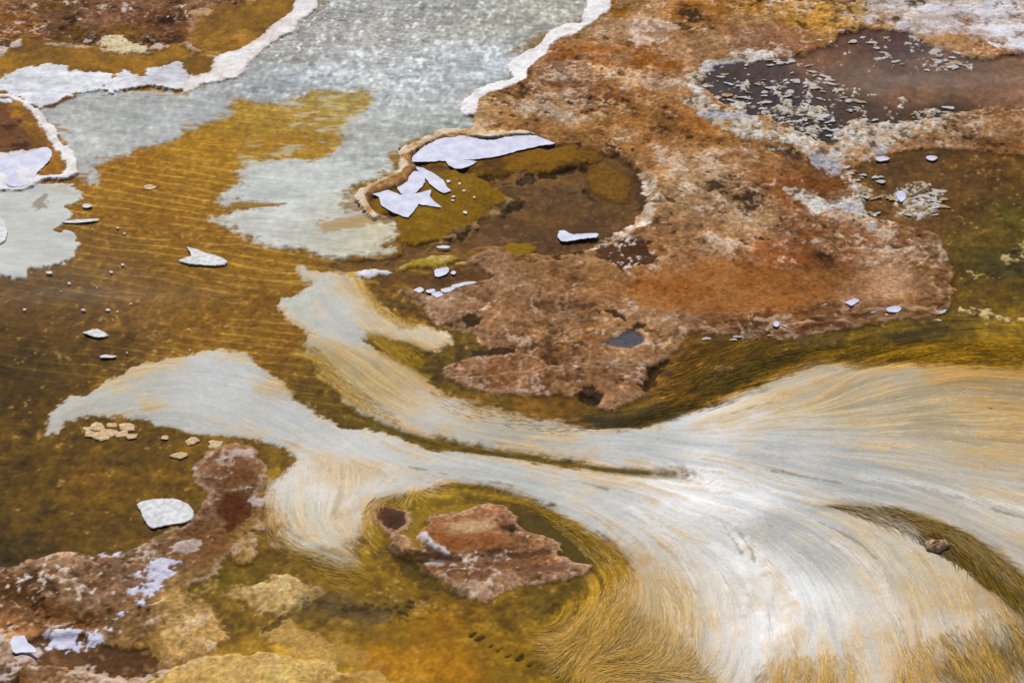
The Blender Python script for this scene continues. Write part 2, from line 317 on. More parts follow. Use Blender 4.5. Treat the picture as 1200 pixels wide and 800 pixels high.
gold = splat([(80, 485, .08), (170, 425, .3), (260, 450, 0.), (400, 530, 0.), (330, 620, .5), (350, 560, .15), (420, 610, .55), (470, 580, .35), (560, 550, 0.), (640, 580, .35), (700, 620, .5), (735, 665, .9), (690, 700, 1.), (680, 740, 1.), (720, 770, .85), (780, 760, .6), (760, 700, .5), (850, 730, .45), (830, 790, .55), (900, 790, .3), (950, 792, .75), (1000, 780, .45), (900, 700, .05), (940, 740, .08),
 (880, 650, .05), (820, 600, .05), (820, 550, .45), (900, 562, .35), (960, 575, .2), (760, 552, .4), (680, 560, .15), (980, 610, .3), (1030, 630, .4), (1000, 680, .2), (1080, 690, .4), (1100, 740, .45), (1160, 780, .9), (1100, 790, .8), (1200, 740, .8), (1170, 690, .75), (1100, 600, .25), (1190, 600, .3), (1060, 560, .12), (960, 530, .02), (820, 520, .02), (1150, 540, .5), (1190, 510, .6), (1100, 500, .4), (1000, 460, .5), (940, 455, .6), (1100, 445, .75), (1190, 440, .9), (880, 470, .35), (840, 480, .2),
 (720, 505, .25), (640, 495, .4), (560, 490, .4), (600, 520, .2), (460, 470, .5), (430, 440, .45), (380, 420, .6), (400, 380, .02), (360, 330, .4), (340, 360, .1), (430, 330, .5), (450, 370, .4), (500, 395, .35), (450, 410, .5), (510, 460, .5)], p=3.2)[..., 0]
amp_m = splat([(80, 485, .35), (250, 450, .3), (400, 520, .45), (360, 350, .4), (420, 400, .5), (500, 480, .6), (560, 550, .6), (700, 510, .7), (800, 600, 1.), (1000, 500, 1.), (1000, 700, 1.), (720, 720, 1.2), (360, 600, 1.)])[..., 0]
lum_ = matcol.mean(-1, keepdims=True); matcol = matcol*1.06*(lum_/.50)**.75*(.84+.16*np.clip(amp_m, 0, 1))[..., None]
def paint_mat(pts, idv, hz, rag=1.0):
    cr, d, m = area(pts, 0, rag, .006)
    A = amp_m[cr]; st = np.clip(LIC1[cr]*.55+LIC2[cr]*.45+LIC3[cr]*.4, -2.2, 2.2)
    edge = ss(.055, 0, d)
    g = np.clip(gold[cr]+edge*.30, 0, 1)
    k = ss(-.9, .9, st*.85+F2[cr]*.55+W1[cr]*.3-1.45+g*2.5)
    mat = matcol[cr]*(1+A*(.06*LIC1[cr]+.05*LIC2[cr]+.03*LIC3[cr])+.03*K5[cr]*(1-A*.6))[..., None]
    tan_ = S(194, 164, 114)+(S(176, 130, 50)-S(194, 164, 114))*ss(.35, .85, g)[..., None]
    mat = mat+(tan_*(1+.16*LIC1[cr])[..., None]-mat)*(k*.68)[..., None]
    dark = ss(1.25, 2.2, LIC2[cr]*.8-LIC1[cr]*.5)*.35
    mat = mat+(S(120, 104, 70)-mat)*(dark*(.3+g))[..., None]
    wd_ = .006+.034*np.clip(A, 0, 1.1)**3; mc = ss(-1, 1, (d+(LIC2[cr]*.35+LIC1[cr]*.25)*wd_*.8)/wd_)
    C[cr] += (np.clip(mat, .01, .9)-C[cr])*mc[..., None]
    zz = hz+A*(LIC1[cr]*.0009+LIC2[cr]*.0018+LIC3[cr]*.0035)+F1[cr]*.003+.008*ss(0, .10, d)
    Z[cr] += (zz-Z[cr])*ss(-.045, .03, d); WET[cr] += (.35-WET[cr])*m; s = ID[cr]; s[m > .5] = idv
    return cr, d, m
TONGUE = [(350, 311), (371, 316), (400, 315), (416, 316), (424, 333), (438, 350), (455, 365), (484, 378), (510, 385), (528, 395), (522, 406), (500, 411), (480, 402), (456, 398), (432, 393), (436, 404), (455, 416), (481, 430), (501, 447), (521, 461), (552, 471), (589, 479), (633, 488), (670, 498), (721, 502), (764, 494), (800, 483), (840, 470), (884, 453), (918, 438), (962, 425), (1036, 428), (1104, 428), (1200, 430), (1300, 432), (1300, 540), (1000, 550), (800, 552), (770, 550), (700, 544), (619, 531), (569, 524), (518, 515), (468, 505), (441, 493), (420, 480), (400, 466), (380, 446), (366, 427), (355, 406), (353, 390), (336, 374), (324, 359), (338, 346), (359, 336), (349, 326)]
LOWER = [(52, 507), (57, 482), (84, 464), (128, 449), (142, 437), (162, 424), (203, 419), (243, 413), (287, 417), (307, 429), (319, 440), (338, 452), (353, 467), (375, 484), (400, 498), (451, 508), (484, 520), (535, 530), (603, 536), (670, 546), (738, 553), (790, 556), (850, 552), (1000, 549), (1300, 539), (1300, 900), (700, 900), (690, 805), (668, 787), (643, 766), (640, 745), (663, 729), (690, 705), (716, 682), (729, 662), (722, 648), (687, 624), (643, 598), (609, 582), (569, 571), (518, 566), (505, 578), (478, 580), (444, 588), (432, 612), (425, 630), (410, 640), (420, 660), (398, 667), (354, 650), (336, 640), (317, 618), (312, 591), (324, 564), (344, 537), (330, 522), (304, 514), (270, 512), (219, 504), (169, 493), (135, 486), (101, 488), (76, 498), (66, 508)]
paint_mat(LOWER, FA, .002, 1.2)
paint_mat(TONGUE, FT, .003, 1.2)
# the two sheets run together on the right
cr, d, m = area([(800, 536), (1000, 530), (1300, 525), (1300, 570), (1000, 572), (830, 566)], 0, 2, .03)
st = LIC1[cr]*.5+LIC2[cr]*.5
Z[cr] += (.013+LIC1[cr]*.0009+LIC2[cr]*.0018+LIC3[cr]*.0035+F1[cr]*.003-Z[cr])*m
mm = (matcol[cr]*(1+.055*LIC1[cr]+.05*LIC2[cr])[..., None]); mm += (S(186, 154, 100)-mm)*(ss(-.2, 1, st-1+gold[cr]*2.3)*.7)[..., None]
C[cr] += (mm-C[cr])*m[..., None]
# folds in the fan
for fl, wd, h in (([(845, 615), (868, 650), (875, 690), (872, 720)], .02, .008), ([(862, 622), (888, 655), (902, 690), (898, 730)], .03, .011), ([(838, 640), (850, 680), (855, 720)], .018, .003), ([(980, 640), (1030, 680), (1055, 740)], .02, .005), ([(740, 600), (790, 640), (815, 690)], .02, .005), ([(1010, 560), (1100, 575), (1200, 600)], .02, .004)):
    cr, d = sdf(fl, 0, .1, False); q = np.exp(-((-d)/wd)**2); Z[cr] += 1.7*h*q*(1+.3*F3[cr]); put(cr, q*.45*ss(-1.2, .6, LIC1[cr]), S(228, 227, 226))
# dark creases
for fl in ([(846, 614), (858, 634), (868, 650)], [(866, 626), (880, 648), (884, 660)], [(830, 482), (850, 474), (872, 462)], [(640, 560), (680, 566), (710, 574)], [(860, 486), (885, 478), (905, 474)], [(905, 552), (950, 560), (985, 566)], [(960, 612), (1000, 632), (1030, 658)], [(1120, 582), (1180, 602), (1220, 614)], [(1160, 480), (1200, 478)], [(480, 548), (540, 560), (600, 570)], [(360, 470), (370, 480)]):
    cr, d, m = line(fl, .006, 0, .5, .005); put(cr, m*.55, S(104, 92, 62), zadd=-.005)
# olive streak
cr, d, m = area([(948, 598), (989, 586), (1036, 591), (1087, 604), (1137, 624), (1178, 650), (1215, 676), (1300, 720), (1300, 790), (1215, 738), (1178, 702), (1154, 676), (1125, 652), (1077, 624), (1036, 609), (989, 604)], 0, .8, .02)
k = np.clip(m*(.35+.65*ss(940, 1060, 1).astype(np.float32)*0+.45*ss(-1.2, .6, LIC2[cr]*.6+LIC1[cr]*.5)), 0, 1)
fade = ss(float(W(940, 600)[0]), float(W(1070, 600)[0]), xs[cr[1]])[None, :]
k = k*(.4+.6*fade)
colg = S(116, 90, 8)*(1+.22*LIC1[cr]+.16*LIC2[cr])[..., None]
C[cr] += (np.clip(colg, .004, 1)-C[cr])*k[..., None]; Z[cr] -= m*.010*fade; s = ID[cr]; s[(m*fade > .3)] = AL
cr, d, m = area([(1080, 626), (1100, 628), (1122, 645), (1150, 668), (1175, 696), (1150, 684), (1118, 660), (1090, 646), (1076, 634)], 0, .6, .008)
put(cr, m*.85, S(74, 56, 14), zadd=-.012)
cr, d, m = area([(1120, 648), (1160, 668), (1215, 716), (1215, 732), (1170, 700), (1140, 676)], 0, .6, .02); put(cr, m*.7, S(84, 66, 8))
# green slit rim
cr, d, m = line([(430, 490), (500, 516), (600, 534), (700, 549), (790, 557)], .03, 0, 1, .014)
put(cr, m*(.5+.4*ss(-1, 1, LIC2[cr])), S(112, 88, 10)); cr, d, m = line([(420, 486), (500, 517), (600, 535), (700, 548), (760, 553)], .012, 0, .6, .006); put(cr, m*.85, S(70, 56, 6), zadd=-.012)
# fringes where the fan thins to gold over olive
for pts, dr in (([(688, 650), (736, 648), (748, 690), (728, 740), (716, 780), (740, 815), (650, 815), (628, 760), (650, 715)], 1), ([(870, 770), (930, 778), (1000, 772), (1030, 815), (860, 815)], 0), ([(1030, 790), (1080, 760), (1130, 735), (1190, 715), (1260, 740), (1260, 815), (1030, 815)], 0), ([(700, 790), (780, 790), (860, 800), (860, 820), (690, 820)], 0)):
    cr, d, m = area(pts, 0, 1.5, .05); m = ss(0, .14, d+.02*LIC2[cr])
    q = ss(-1.1, 1.0, LIC1[cr]*.5+LIC2[cr]*.7+F2[cr]*.3-.1)
    cc = S(104, 80, 8)+(S(190, 150, 70)-S(104, 80, 8))*q[..., None]; cc = cc*(1+.12*LIC1[cr])[..., None]
    C[cr] += (np.clip(cc, .004, 1)-C[cr])*(m*.8)[..., None]; Z[cr] += m*LIC2[cr]*.0015
# gold combed zones beside the tongue lobe and round the small island
for pts, cl, a in (([(424, 330), (450, 360), (490, 378), (470, 382), (440, 362), (420, 345)], S(166, 132, 40), .6), ([(430, 392), (460, 398), (500, 411), (490, 420), (470, 415), (500, 440), (470, 425), (440, 408)], S(128, 100, 14), .9), ([(425, 630), (440, 590), (480, 578), (560, 568), (530, 582), (470, 590), (452, 620), (440, 650), (420, 660)], S(160, 126, 36), .75),
   ([(380, 640), (420, 655), (440, 690), (400, 690), (360, 672), (330, 655)], S(126, 98, 20), .7), ([(520, 563), (570, 566), (612, 578), (650, 598), (690, 622), (728, 648), (700, 650), (660, 620), (610, 592), (560, 577)], S(146, 112, 14), .85), ([(700, 640), (735, 650), (738, 680), (700, 705), (660, 738), (640, 725), (680, 690), (695, 665)], S(160, 120, 22), .8),
   ([(344, 416), (362, 420), (384, 446), (410, 470), (430, 470), (400, 440), (372, 412), (356, 400)], S(166, 132, 50), .65)):
    cr, d, m = area(pts, 0, 1.2, .02)
    colg = np.clip(cl*(1+.22*LIC1[cr]+.18*LIC2[cr])[..., None], .004, 1)
    C[cr] += (colg-C[cr])*(m*a*ss(-1.6, .4, LIC2[cr]*.5+LIC1[cr]*.6))[..., None]

# ======================================================================= olive band of algae between island and tongue
thing('alg', 'algae_band', 'dark olive fringe of combed algae under the brown island edge', 'algae')
AB = rid('alg', 'algae_sheet', 'fibre')
cr, d, m = area([(640, 478), (700, 482), (760, 462), (800, 400), (900, 396), (1010, 386), (1100, 368), (1200, 378), (1300, 380), (1300, 436), (1200, 433), (1100, 430), (1036, 430), (962, 427), (918, 440), (884, 455), (840, 472), (800, 485), (764, 496), (721, 503), (670, 499)], 0, 1, .008)
put(cr, m, None, -.006+.002*F1+LIC2*.0016+LIC1*.0008, .6, AB)
C[cr] *= 1+(m*(.20*LIC1[cr]+.16*LIC2[cr]))[..., None]
cr2, d2, m2 = area([(700, 506), (764, 497), (840, 474), (918, 440), (1000, 426), (1200, 432), (1300, 434), (1300, 410), (1150, 404), (1000, 408), (930, 420), (860, 446), (780, 482)], 0, 1.5, .03)
C[cr2] += (S(170, 122, 14)*(1+.2*LIC1[cr2]+.15*LIC2[cr2])[..., None]-C[cr2])*(m2*.8*ss(-1.2, .7, LIC2[cr2]*.7+LIC1[cr2]*.4))[..., None]
cr2, d2, m2 = area([(690, 486), (730, 486), (770, 470), (790, 484), (740, 498), (690, 496)], 0, 1.2, .02); C[cr2] += (S(46, 38, 2)-C[cr2])*(m2*.85)[..., None]
cr2, d2, m2 = area([(760, 490), (830, 458), (900, 420), (960, 404), (1060, 388), (1110, 384), (1090, 396), (1000, 404), (930, 424), (860, 456), (790, 492)], 0, 1.5, .02)
C[cr2] += (S(44, 38, 2)*(1+.3*LIC1[cr2])[..., None]-C[cr2])*(m2*.92*ss(-1.6, .2, LIC2[cr2]*.6+LIC1[cr2]*.4))[..., None]
for pts in ([(1124, 361), (1150, 364), (1176, 371), (1220, 378)],):
    cr, d, m = line(pts, .018, 0, 2.0, .008); put(cr, m*.9*ss(-1., .3, K4[cr]), S(206, 184, 130), .002)
for pts in ([(1110, 330), (1140, 322), (1170, 316), (1180, 298), (1210, 284)], [(1180, 300), (1220, 306)]):
    cr, d, m = line(pts, .030, 0, 3, .01); put(cr, m*.85*ss(-.2, .6, K4[cr]+.5*K5[cr]), S(176, 154, 100), .001)

# ======================================================================= ochre bottom mats
thing('och', 'ochre_crust', 'pale yellow ochre crust bulging in from the bottom beside the dark pool', 'mineral crust')
OC = rid('och', 'crust', 'crust')
cr, d, m = area([(150, 830), (170, 800), (189, 790), (216, 776), (270, 766), (304, 761), (330, 766), (350, 775), (400, 778), (450, 795), (500, 830)], .01, 1.5, .01)
put(cr, m, S(200, 160, 92), .012+F2*.003+F4*.0015+.012*ss(0, .15, d[0:1, 0:1].mean()*0+.15)+F1*.003, .3, OC)
C[cr] *= 1+(m*(F4[cr]*.06+F3[cr]*.05))[..., None]; put(cr, m*ss(.02, 0, d)*.8, S(220, 200, 150), zadd=.004); put(cr, m*ss(.3, 1.5, F2[cr])*.6, S(214, 182, 100))
rocky(cr, m, .5, S(222, 196, 138), S(160, 116, 40), .4, .2, .1, S(196, 146, 52))
thing('ocl', 'ochre_crust', 'lumpy yellow ochre crust island in olive water beside the combed mat', 'mineral crust')
OL = rid('ocl', 'crust', 'crust')
cr, d, m = area([(255, 690), (275, 684), (304, 679), (320, 673), (340, 672), (356, 684), (368, 695), (360, 710), (324, 720), (300, 716), (282, 702)], .004, 2, .016)
put(cr, m, S(188, 154, 96), .008+F3*.003+F4*.0015, .3, OL); C[cr] *= 1+(m*(F4[cr]*.08))[..., None]; put(cr, m*ss(.4, 1.3, F3[cr])*.6, S(214, 190, 130)); rocky(cr, m, .6, S(222, 198, 146), S(140, 104, 40), .5, .2, .3, S(190, 144, 60))
thing('oc2', 'ochre_crust', 'flat tan ochre shelf between the lumpy crust and the bottom bulge', 'mineral crust')
O2 = rid('oc2', 'crust', 'crust')
cr, d, m = area([(306, 742), (315, 730), (338, 724), (362, 738), (382, 744), (420, 762), (440, 776), (400, 776), (350, 770), (325, 760)], .004, 2, .018)
put(cr, m*.85, S(188, 148, 82), .004+F3*.002+F4*.001, .4, O2); C[cr] *= 1+(m*(F4[cr]*.06+F3[cr]*.06))[..., None]
cr, d, m = line([(310, 736), (330, 722), (352, 712), (362, 704), (378, 706), (400, 716)], .008, 0, 2, .005); put(cr, m*.8, S(60, 48, 18), zadd=-.012)
thing('omat', 'ochre_mat', 'smooth orange ochre mat notched with a row of small dark slots', 'microbial mat')
OM = rid('omat', 'mat_sheet', 'bed')
cr, d, m = area([(380, 735), (430, 722), (500, 716), (550, 722), (600, 745), (640, 780), (680, 830), (380, 830), (400, 780)], 0, 2, .03)
s = ID[cr]; s[m > .5] = OM; put(cr, m*.55, bedcol); put(cr, m, None, -.006+F2*.002+H2*.0012+F4*.0007, .5)
put(cr, m*ss(.4, 1.6, F2[cr]+.3*F4[cr])*.35, S(186, 144, 50)); put(cr, m*ss(.5, 1.7, -F1[cr])*.35, S(150, 88, 10))
for k in range(12):
    t = k/11; x = 553+t*122+random.Random(k).uniform(-2, 2); y = 742+t*62+random.Random(k+50).uniform(-2, 2)
    cr, d, m = area([(x-3.5, y+1.4), (x+2, y-1.8), (x+4, y-1.4), (x-1.4, y+2)], 0, .5, .003); put(cr, m*.9, S(44, 34, 6), zadd=-.022)
for q in range(46):
    r = random.Random(q+300); x = r.gauss(455, 22); y = 714+(x-455)*-.10+r.gauss(0, 6)
    cr, d, m = blob(x, y, r.uniform(1.5, 3.5), r.uniform(.8, 1.8), 0, .4, .004, 8); put(cr, m*.8, S(52, 42, 14), zadd=-.010)
for q in range(18):
    r = random.Random(q+700); x = r.uniform(400, 440); y = 716-(x-400)*.06+r.gauss(0, 3)
    cr, d, m = blob(x, y, r.uniform(2, 4), r.uniform(.8, 1.6), 0, .4, .004, 8); put(cr, m*.8, S(50, 40, 16), zadd=-.010)
cr, d, m = line([(345, 706), (380, 704), (410, 716), (440, 722)], .05, 0, 3, .03); put(cr, m*.6, S(100, 80, 46), zadd=.002); C[cr] *= 1+(m*F4[cr]*.12)[..., None]

# ======================================================================= top-left terrace
def mottle(cr, m, lst):
    for colr, f, a, b, s in lst: put(cr, m*ss(a, b, f[cr])*s, colr)
thing('tl', 'mineral_terrace', 'brown crusted terrace with amber shallows behind a scalloped white rim', 'mineral terrace')
TLp = rid('tl', 'amber_shallow', 'bed'); TLc = rid('tl', 'crust', 'crust'); TLr = rid('tl', 'rim', 'rim'); TLt = rid('tl', 'white_tongue', 'rim')
TLo = [(-90, -80), (372, -80), (372, 0), (363, 13), (341, 30), (317, 47), (297, 62), (279, 70), (282, 79), (268, 90), (243, 95), (216, 106), (194, 103), (182, 100), (148, 104), (123, 105), (98, 103), (90, 112), (71, 119), (46, 125), (-90, 110)]
cr, d, m = area(TLo, .016, .6, .006)
put(cr, m, S(130, 90, 12), .006+F2*.002, .6, TLp)
mottle(cr, m, [(S(96, 62, 10), F2, .2, 1.4, .7), (S(170, 120, 40), H2, .8, 1.8, .5), (S(78, 54, 10), H1, .7, 1.6, .6)])
# rim
rimd = d
rm = m*ss(.075, .045, d+.008*W2[cr]+.02*W1[cr]); rm = rm*(ys[cr[0]][:, None] > float(W(0, 128)[1]))
rimp, rdd, rmm = area([(348, -80), (390, -80), (375, 0), (365, 15), (341, 32), (300, 66), (284, 82), (268, 92), (243, 97), (214, 108), (216, 92), (240, 86), (250, 80), (252, 66), (283, 57), (297, 48), (324, 25), (345, 0)], .016, .8, .006)
put(rimp, rmm, S(234, 229, 229), .014+F3*.0022+W2*.0016, .3, TLr); put(rimp, rmm*ss(.4, 1.5, F2[rimp])*.4, S(196, 176, 160)); put(rimp, rmm*ss(.03, 0., rdd)*.35, S(190, 160, 120))
tong = [(-90, 88), (0, 91), (10, 84), (30, 76), (45, 82), (61, 75), (70, 78), (81, 83), (92, 80), (101, 84), (116, 84), (130, 88), (121, 99), (135, 92), (145, 81), (158, 86), (169, 84), (178, 79), (189, 81), (197, 76), (206, 75), (214, 82), (222, 88), (216, 106), (194, 105), (182, 101), (148, 105), (123, 106), (98, 104), (90, 113), (71, 120), (46, 127), (20, 112), (0, 108), (-90, 106)]
tp, td, tm = area(tong, .014, 1.6, .005, smooth=1)
put(tp, tm, S(216, 216, 222), .010+F3*.0025+H2*.002, .4, TLt)
C[tp] *= 1+(tm*(H3[tp]*.05+H2[tp]*.07))[..., None]; put(tp, tm*ss(.6, 1.6, H1[tp]+.4*H3[tp])*.5, S(168, 168, 172)); put(tp, tm*ss(.9, 1.8, H2[tp])*.7, S(224, 224, 230))
# crust
TLcr = [(-90, -80), (300, -80), (290, 2), (270, 8), (245, 14), (226, 30), (222, 50), (240, 60), (232, 62), (214, 50), (190, 56), (165, 60), (140, 60), (110, 54), (95, 50), (70, 52), (45, 48), (22, 44), (24, 50), (5, 62), (-90, 70)]
cr, d, m = area(TLcr, .02, 2.0, .006)
tlc = warp(splat([(20, 15, S(120, 84, 50)), (60, 10, S(104, 72, 20)), (120, 15, S(140, 92, 64)), (120, 25, S(146, 100, 72)), (180, 20, S(106, 66, 40)), (200, 40, S(104, 64, 34)), (40, 35, S(80, 54, 40)), (10, 40, S(66, 48, 28)), (90, 40, S(100, 68, 24)), (140, 40, S(112, 80, 24)), (160, 8, S(128, 92, 60)), (220, 8, S(96, 60, 30)), (240, 10, S(180, 140, 104)), (260, 4, S(150, 100, 60)), (60, 25, S(110, 78, 54)), (10, 10, S(160, 112, 70))], p=3), .015)
put(cr, m, tlc, .014+RD*.005+H2*.004+F4*.0012, .3, TLc)
rocky(cr, m, 1.25, S(176, 140, 112), S(48, 32, 20), 1.3); put(cr, m*ss(1.1, 1.8, RD[cr]+.5*K4[cr])*.7, S(204, 190, 184))
cr2, d2, m2 = line([(5, 62), (22, 46), (45, 48), (70, 52), (110, 54), (140, 60), (190, 55), (214, 50), (236, 61), (250, 66)], .012, .02, 1.5, .004); put(cr2, m2*.55, S(196, 172, 140), zadd=.004)
cr2, d2, m2 = line([(222, 50), (224, 32), (245, 16), (270, 6), (292, 0)], .016, .02, 2.5, .005); put(cr2, m2*.6, S(190, 150, 110), zadd=.004)
cr2, d2, m2 = area([(112, 52), (122, 42), (140, 44), (165, 54), (172, 58), (150, 61), (130, 57)], .02, 1.6, .006); put(cr2, m2, S(214, 198, 160), zadd=.004); put(cr2, m2*ss(.2, 1.2, H3[cr2])*.5, S(180, 150, 84))
cr2, d2, m2 = area([(-20, 60), (8, 52), (24, 40), (26, 50), (10, 60), (-20, 72)], .02, 1.6, .005); put(cr2, m2, S(200, 184, 170), zadd=.004)
cr2, d2, m2 = area([(222, 14), (240, 6), (252, 10), (244, 17), (226, 18)], .02, 1, .005); put(cr2, m2*.8, S(190, 152, 112), zadd=.005)

# left terrace
thing('lt', 'mineral_terrace', 'small amber terrace lobe with a thick white rim and lavender film', 'mineral terrace')
LTp = rid('lt', 'amber_shallow', 'bed'); LTc = rid('lt', 'crust', 'crust'); LTr = rid('lt', 'rim', 'rim')
LTo = [(-90, 108), (0, 108), (22, 113), (46, 127), (52, 136), (66, 152), (73, 165), (83, 175), (88, 191), (91, 202), (74, 208), (51, 211), (30, 219), (12, 221), (-90, 215)]
cr, d, m = area(LTo, .016, .7, .005)
put(cr, m, S(234, 229, 229), .014+F3*.002+W2*.0012, .3, LTr); put(cr, m*ss(.4, 1.5, F2[cr])*.4, S(200, 180, 160))
cr, d, m = area([(-90, 112), (0, 112), (16, 116), (32, 126), (40, 138), (52, 154), (62, 170), (70, 184), (74, 202), (58, 207), (42, 204), (50, 196), (60, 186), (62, 178), (50, 172), (30, 176), (-90, 180)], .012, 1, .005)
put(cr, m, S(146, 96, 20), .005+F3*.002, .6, LTp); mottle(cr, m, [(S(110, 70, 16), F2, .1, 1.3, .7), (S(180, 128, 50), F3, .6, 1.5, .5)])
cr, d, m = area([(-90, 122), (0, 124), (14, 132), (28, 145), (36, 160), (38, 172), (20, 178), (-90, 182)], .014, 1.6, .006)
put(cr, m, S(112, 74, 46), .012+F3*.004+RD*.003, .3, LTc); mottle(cr, m, [(S(60, 44, 30), F3, .2, 1.2, .8), (S(190, 140, 100), RD, .8, 1.6, .7)])
cr, d, m = area([(-90, 112), (0, 114), (10, 114), (14, 118), (0, 119), (-90, 120)], .016, .5, .004); put(cr, m, S(206, 206, 220), zadd=.003)

# ======================================================================= right bank
thing('bank', 'sinter_bank', 'orange and tan crusted bank with a thick scalloped white rim along the channel', 'mineral bank')
BK = rid('bank', 'crust', 'crust'); BKr = rid('bank', 'rim', 'rim'); BKp = rid('bank', 'pale_crust', 'crust', 'white and ochre crumbled crust beside the dark pool'); BKw = rid('bank', 'white_flat', 'rim', 'white streaked flat above the dark pool')
BANKo = [(687, -80), (688, 0), (690, 7), (682, 13), (682, 27), (663, 29), (643, 37), (633, 51), (609, 64), (596, 79), (603, 91), (562, 101), (545, 116), (540, 129), (556, 134), (560, 145), (553, 152), (518, 152), (498, 162), (470, 174), (464, 182), (470, 199), (457, 203), (430, 216), (416, 226), (420, 238), (434, 250), (461, 256), (520, 270), (560, 292), (640, 305), (720, 300), (800, 340), (900, 380), (1000, 380), (1080, 340), (1110, 300), (1100, 272), (1060, 262), (1020, 250), (1010, 226), (1000, 200), (1020, 184), (1060, 176), (1110, 172), (1200, 180), (1300, 185), (1300, -80)]
cr, d, m = area(BANKo, .02, .8, .006)
bkc = np.array([.93, .93, .86], np.float32)*warp(splat([(560, 125, S(176, 138, 96)), (600, 120, S(170, 118, 70)), (640, 80, S(130, 76, 24)), (660, 90, S(108, 64, 30)), (690, 70, S(150, 96, 50)), (700, 40, S(160, 120, 80)), (720, 10, S(140, 92, 16)), (750, 30, S(180, 140, 106)), (740, 60, S(146, 88, 28)), (770, 80, S(156, 96, 36)), (720, 100, S(166, 116, 70)), (650, 110, S(168, 118, 76)), (700, 115, S(140, 84, 40)), (620, 140, S(176, 128, 78)), (680, 140, S(174, 126, 76)), (740, 140, S(168, 116, 60)), (700, 165, S(164, 116, 66)), (780, 120, S(170, 116, 66)),
 (800, 20, S(164, 106, 40)), (850, 10, S(168, 110, 48)), (840, 45, S(178, 128, 82)), (900, 15, S(176, 124, 44)), (950, 20, S(178, 128, 50)), (900, 45, S(142, 96, 64)), (920, 50, S(140, 94, 62)), (1000, 20, S(182, 146, 90)), (1060, 20, S(206, 190, 180)), (1150, 20, S(206, 200, 206)), (1190, 45, S(200, 190, 190)), (1120, 40, S(176, 126, 74)), (1040, 35, S(160, 112, 50)), (1160, 60, S(170, 120, 76)),
 (800, 60, S(178, 134, 96)), (800, 100, S(176, 130, 92)), (780, 170, S(162, 110, 60)), (820, 150, S(160, 104, 46)), (860, 155, S(158, 112, 60)), (760, 200, S(168, 124, 80)), (800, 190, S(172, 130, 84)), (850, 210, S(180, 144, 104)), (880, 250, S(184, 148, 108)), (820, 240, S(178, 138, 96)), (780, 250, S(176, 132, 88)), (780, 280, S(166, 120, 80)), (850, 290, S(164, 118, 76)), (900, 200, S(158, 112, 70)), (870, 190, S(170, 126, 84)),
 (930, 220, S(136, 80, 36)), (940, 260, S(146, 88, 50)), (930, 300, S(142, 80, 40)), (980, 280, S(148, 96, 54)), (1000, 330, S(160, 104, 64)), (1040, 320, S(186, 142, 108)), (1070, 330, S(176, 130, 96)), (1050, 280, S(120, 76, 40)), (1080, 270, S(118, 78, 46)), (1100, 300, S(128, 88, 52)), (900, 340, S(154, 86, 34)), (820, 340, S(150, 84, 36)), (960, 350, S(168, 112, 70)),
 (1150, 150, S(158, 112, 70)), (1100, 155, S(160, 112, 68)), (1180, 170, S(150, 104, 62)), (1190, 140, S(150, 104, 64))], p=3.4), .014)
put(cr, m, bkc, .016+F1*.006+RD*.0035+F3*.0025+F4*.0012, .2, BK)
BANKm, BANKcr = m, cr; Z[cr] -= m*.008*(1-ss(0, .10, d))
BANKLATE = True
# hollows and patches of the bank
def patch(pts, cl, z=None, zadd=None, wet=None, a=1., rag=1.5, w=.008, idv=None, zl=.02):
    cr, d, m = area(pts, zl, rag*1.3, w*1.6); m = m*(.45+.55*ss(-1.1, .5, K2[cr]*.6+K4[cr]*.7)); put(cr, m*a, cl, None if z is None else z, wet, idv, zadd)
    return cr, d, m
patch([(632, 85), (645, 66), (665, 58), (690, 62), (700, 70), (685, 75), (668, 82), (680, 92), (700, 92), (670, 104), (640, 100)], S(118, 68, 20), zadd=-.012, wet=.5)
patch([(650, 78), (668, 72), (690, 74), (672, 80), (680, 92), (664, 95), (650, 86)], S(84, 56, 46), zadd=-.006, wet=.6)
patch([(705, 20), (716, 4), (750, -6), (760, 4), (740, 14), (716, 20)], S(138, 90, 12), zadd=-.006, wet=.5)
patch([(690, 108), (704, 103), (718, 108), (710, 118), (694, 118)], S(106, 58, 20), zadd=-.012)
patch([(720, 58), (760, 56), (790, 62), (770, 74), (730, 72)], S(140, 84, 18), a=.7, zadd=-.004)
patch([(730, 34), (760, 22), (795, 26), (790, 36), (750, 40)], S(206, 184, 166), a=.8, zadd=.004)
patch([(735, 44), (770, 40), (790, 44), (780, 50), (745, 50)], S(204, 180, 162), a=.7, zadd=.004)
patch([(606, 120), (640, 122), (660, 132), (690, 135), (670, 142), (620, 132)], S(208, 190, 168), a=.7, zadd=.003)
patch([(664, 78), (690, 76), (706, 82), (696, 92), (678, 92)], S(192, 150, 112), zadd=.003)
patch([(720, 90), (760, 82), (800, 88), (840, 96), (800, 108), (750, 104)], S(196, 164, 130), a=.55)
patch([(862, 40), (890, 28), (925, 30), (945, 45), (930, 62), (890, 62), (866, 54)], S(142, 97, 68), zadd=-.006, wet=.5)
for pts in ([(1000, 2), (1080, 6), (1130, 3), (1260, 8), (1260, 26), (1150, 18), (1060, 14)], [(1080, 14), (1140, 24), (1260, 30), (1260, 60), (1190, 62), (1150, 44), (1100, 34)], [(1000, 18), (1050, 20), (1100, 38), (1060, 36)]):
    cr, d, m = patch(pts, S(218, 214, 220), zadd=.004, rag=3, w=.02, idv=BKw); put(cr, m*ss(.0, 1.2, H1[cr]+.4*H3[cr])*.6, S(176, 138, 104)); put(cr, m*ss(.2, 1.2, -H2[cr]+.4*H3[cr])*.5, S(150, 148, 160))
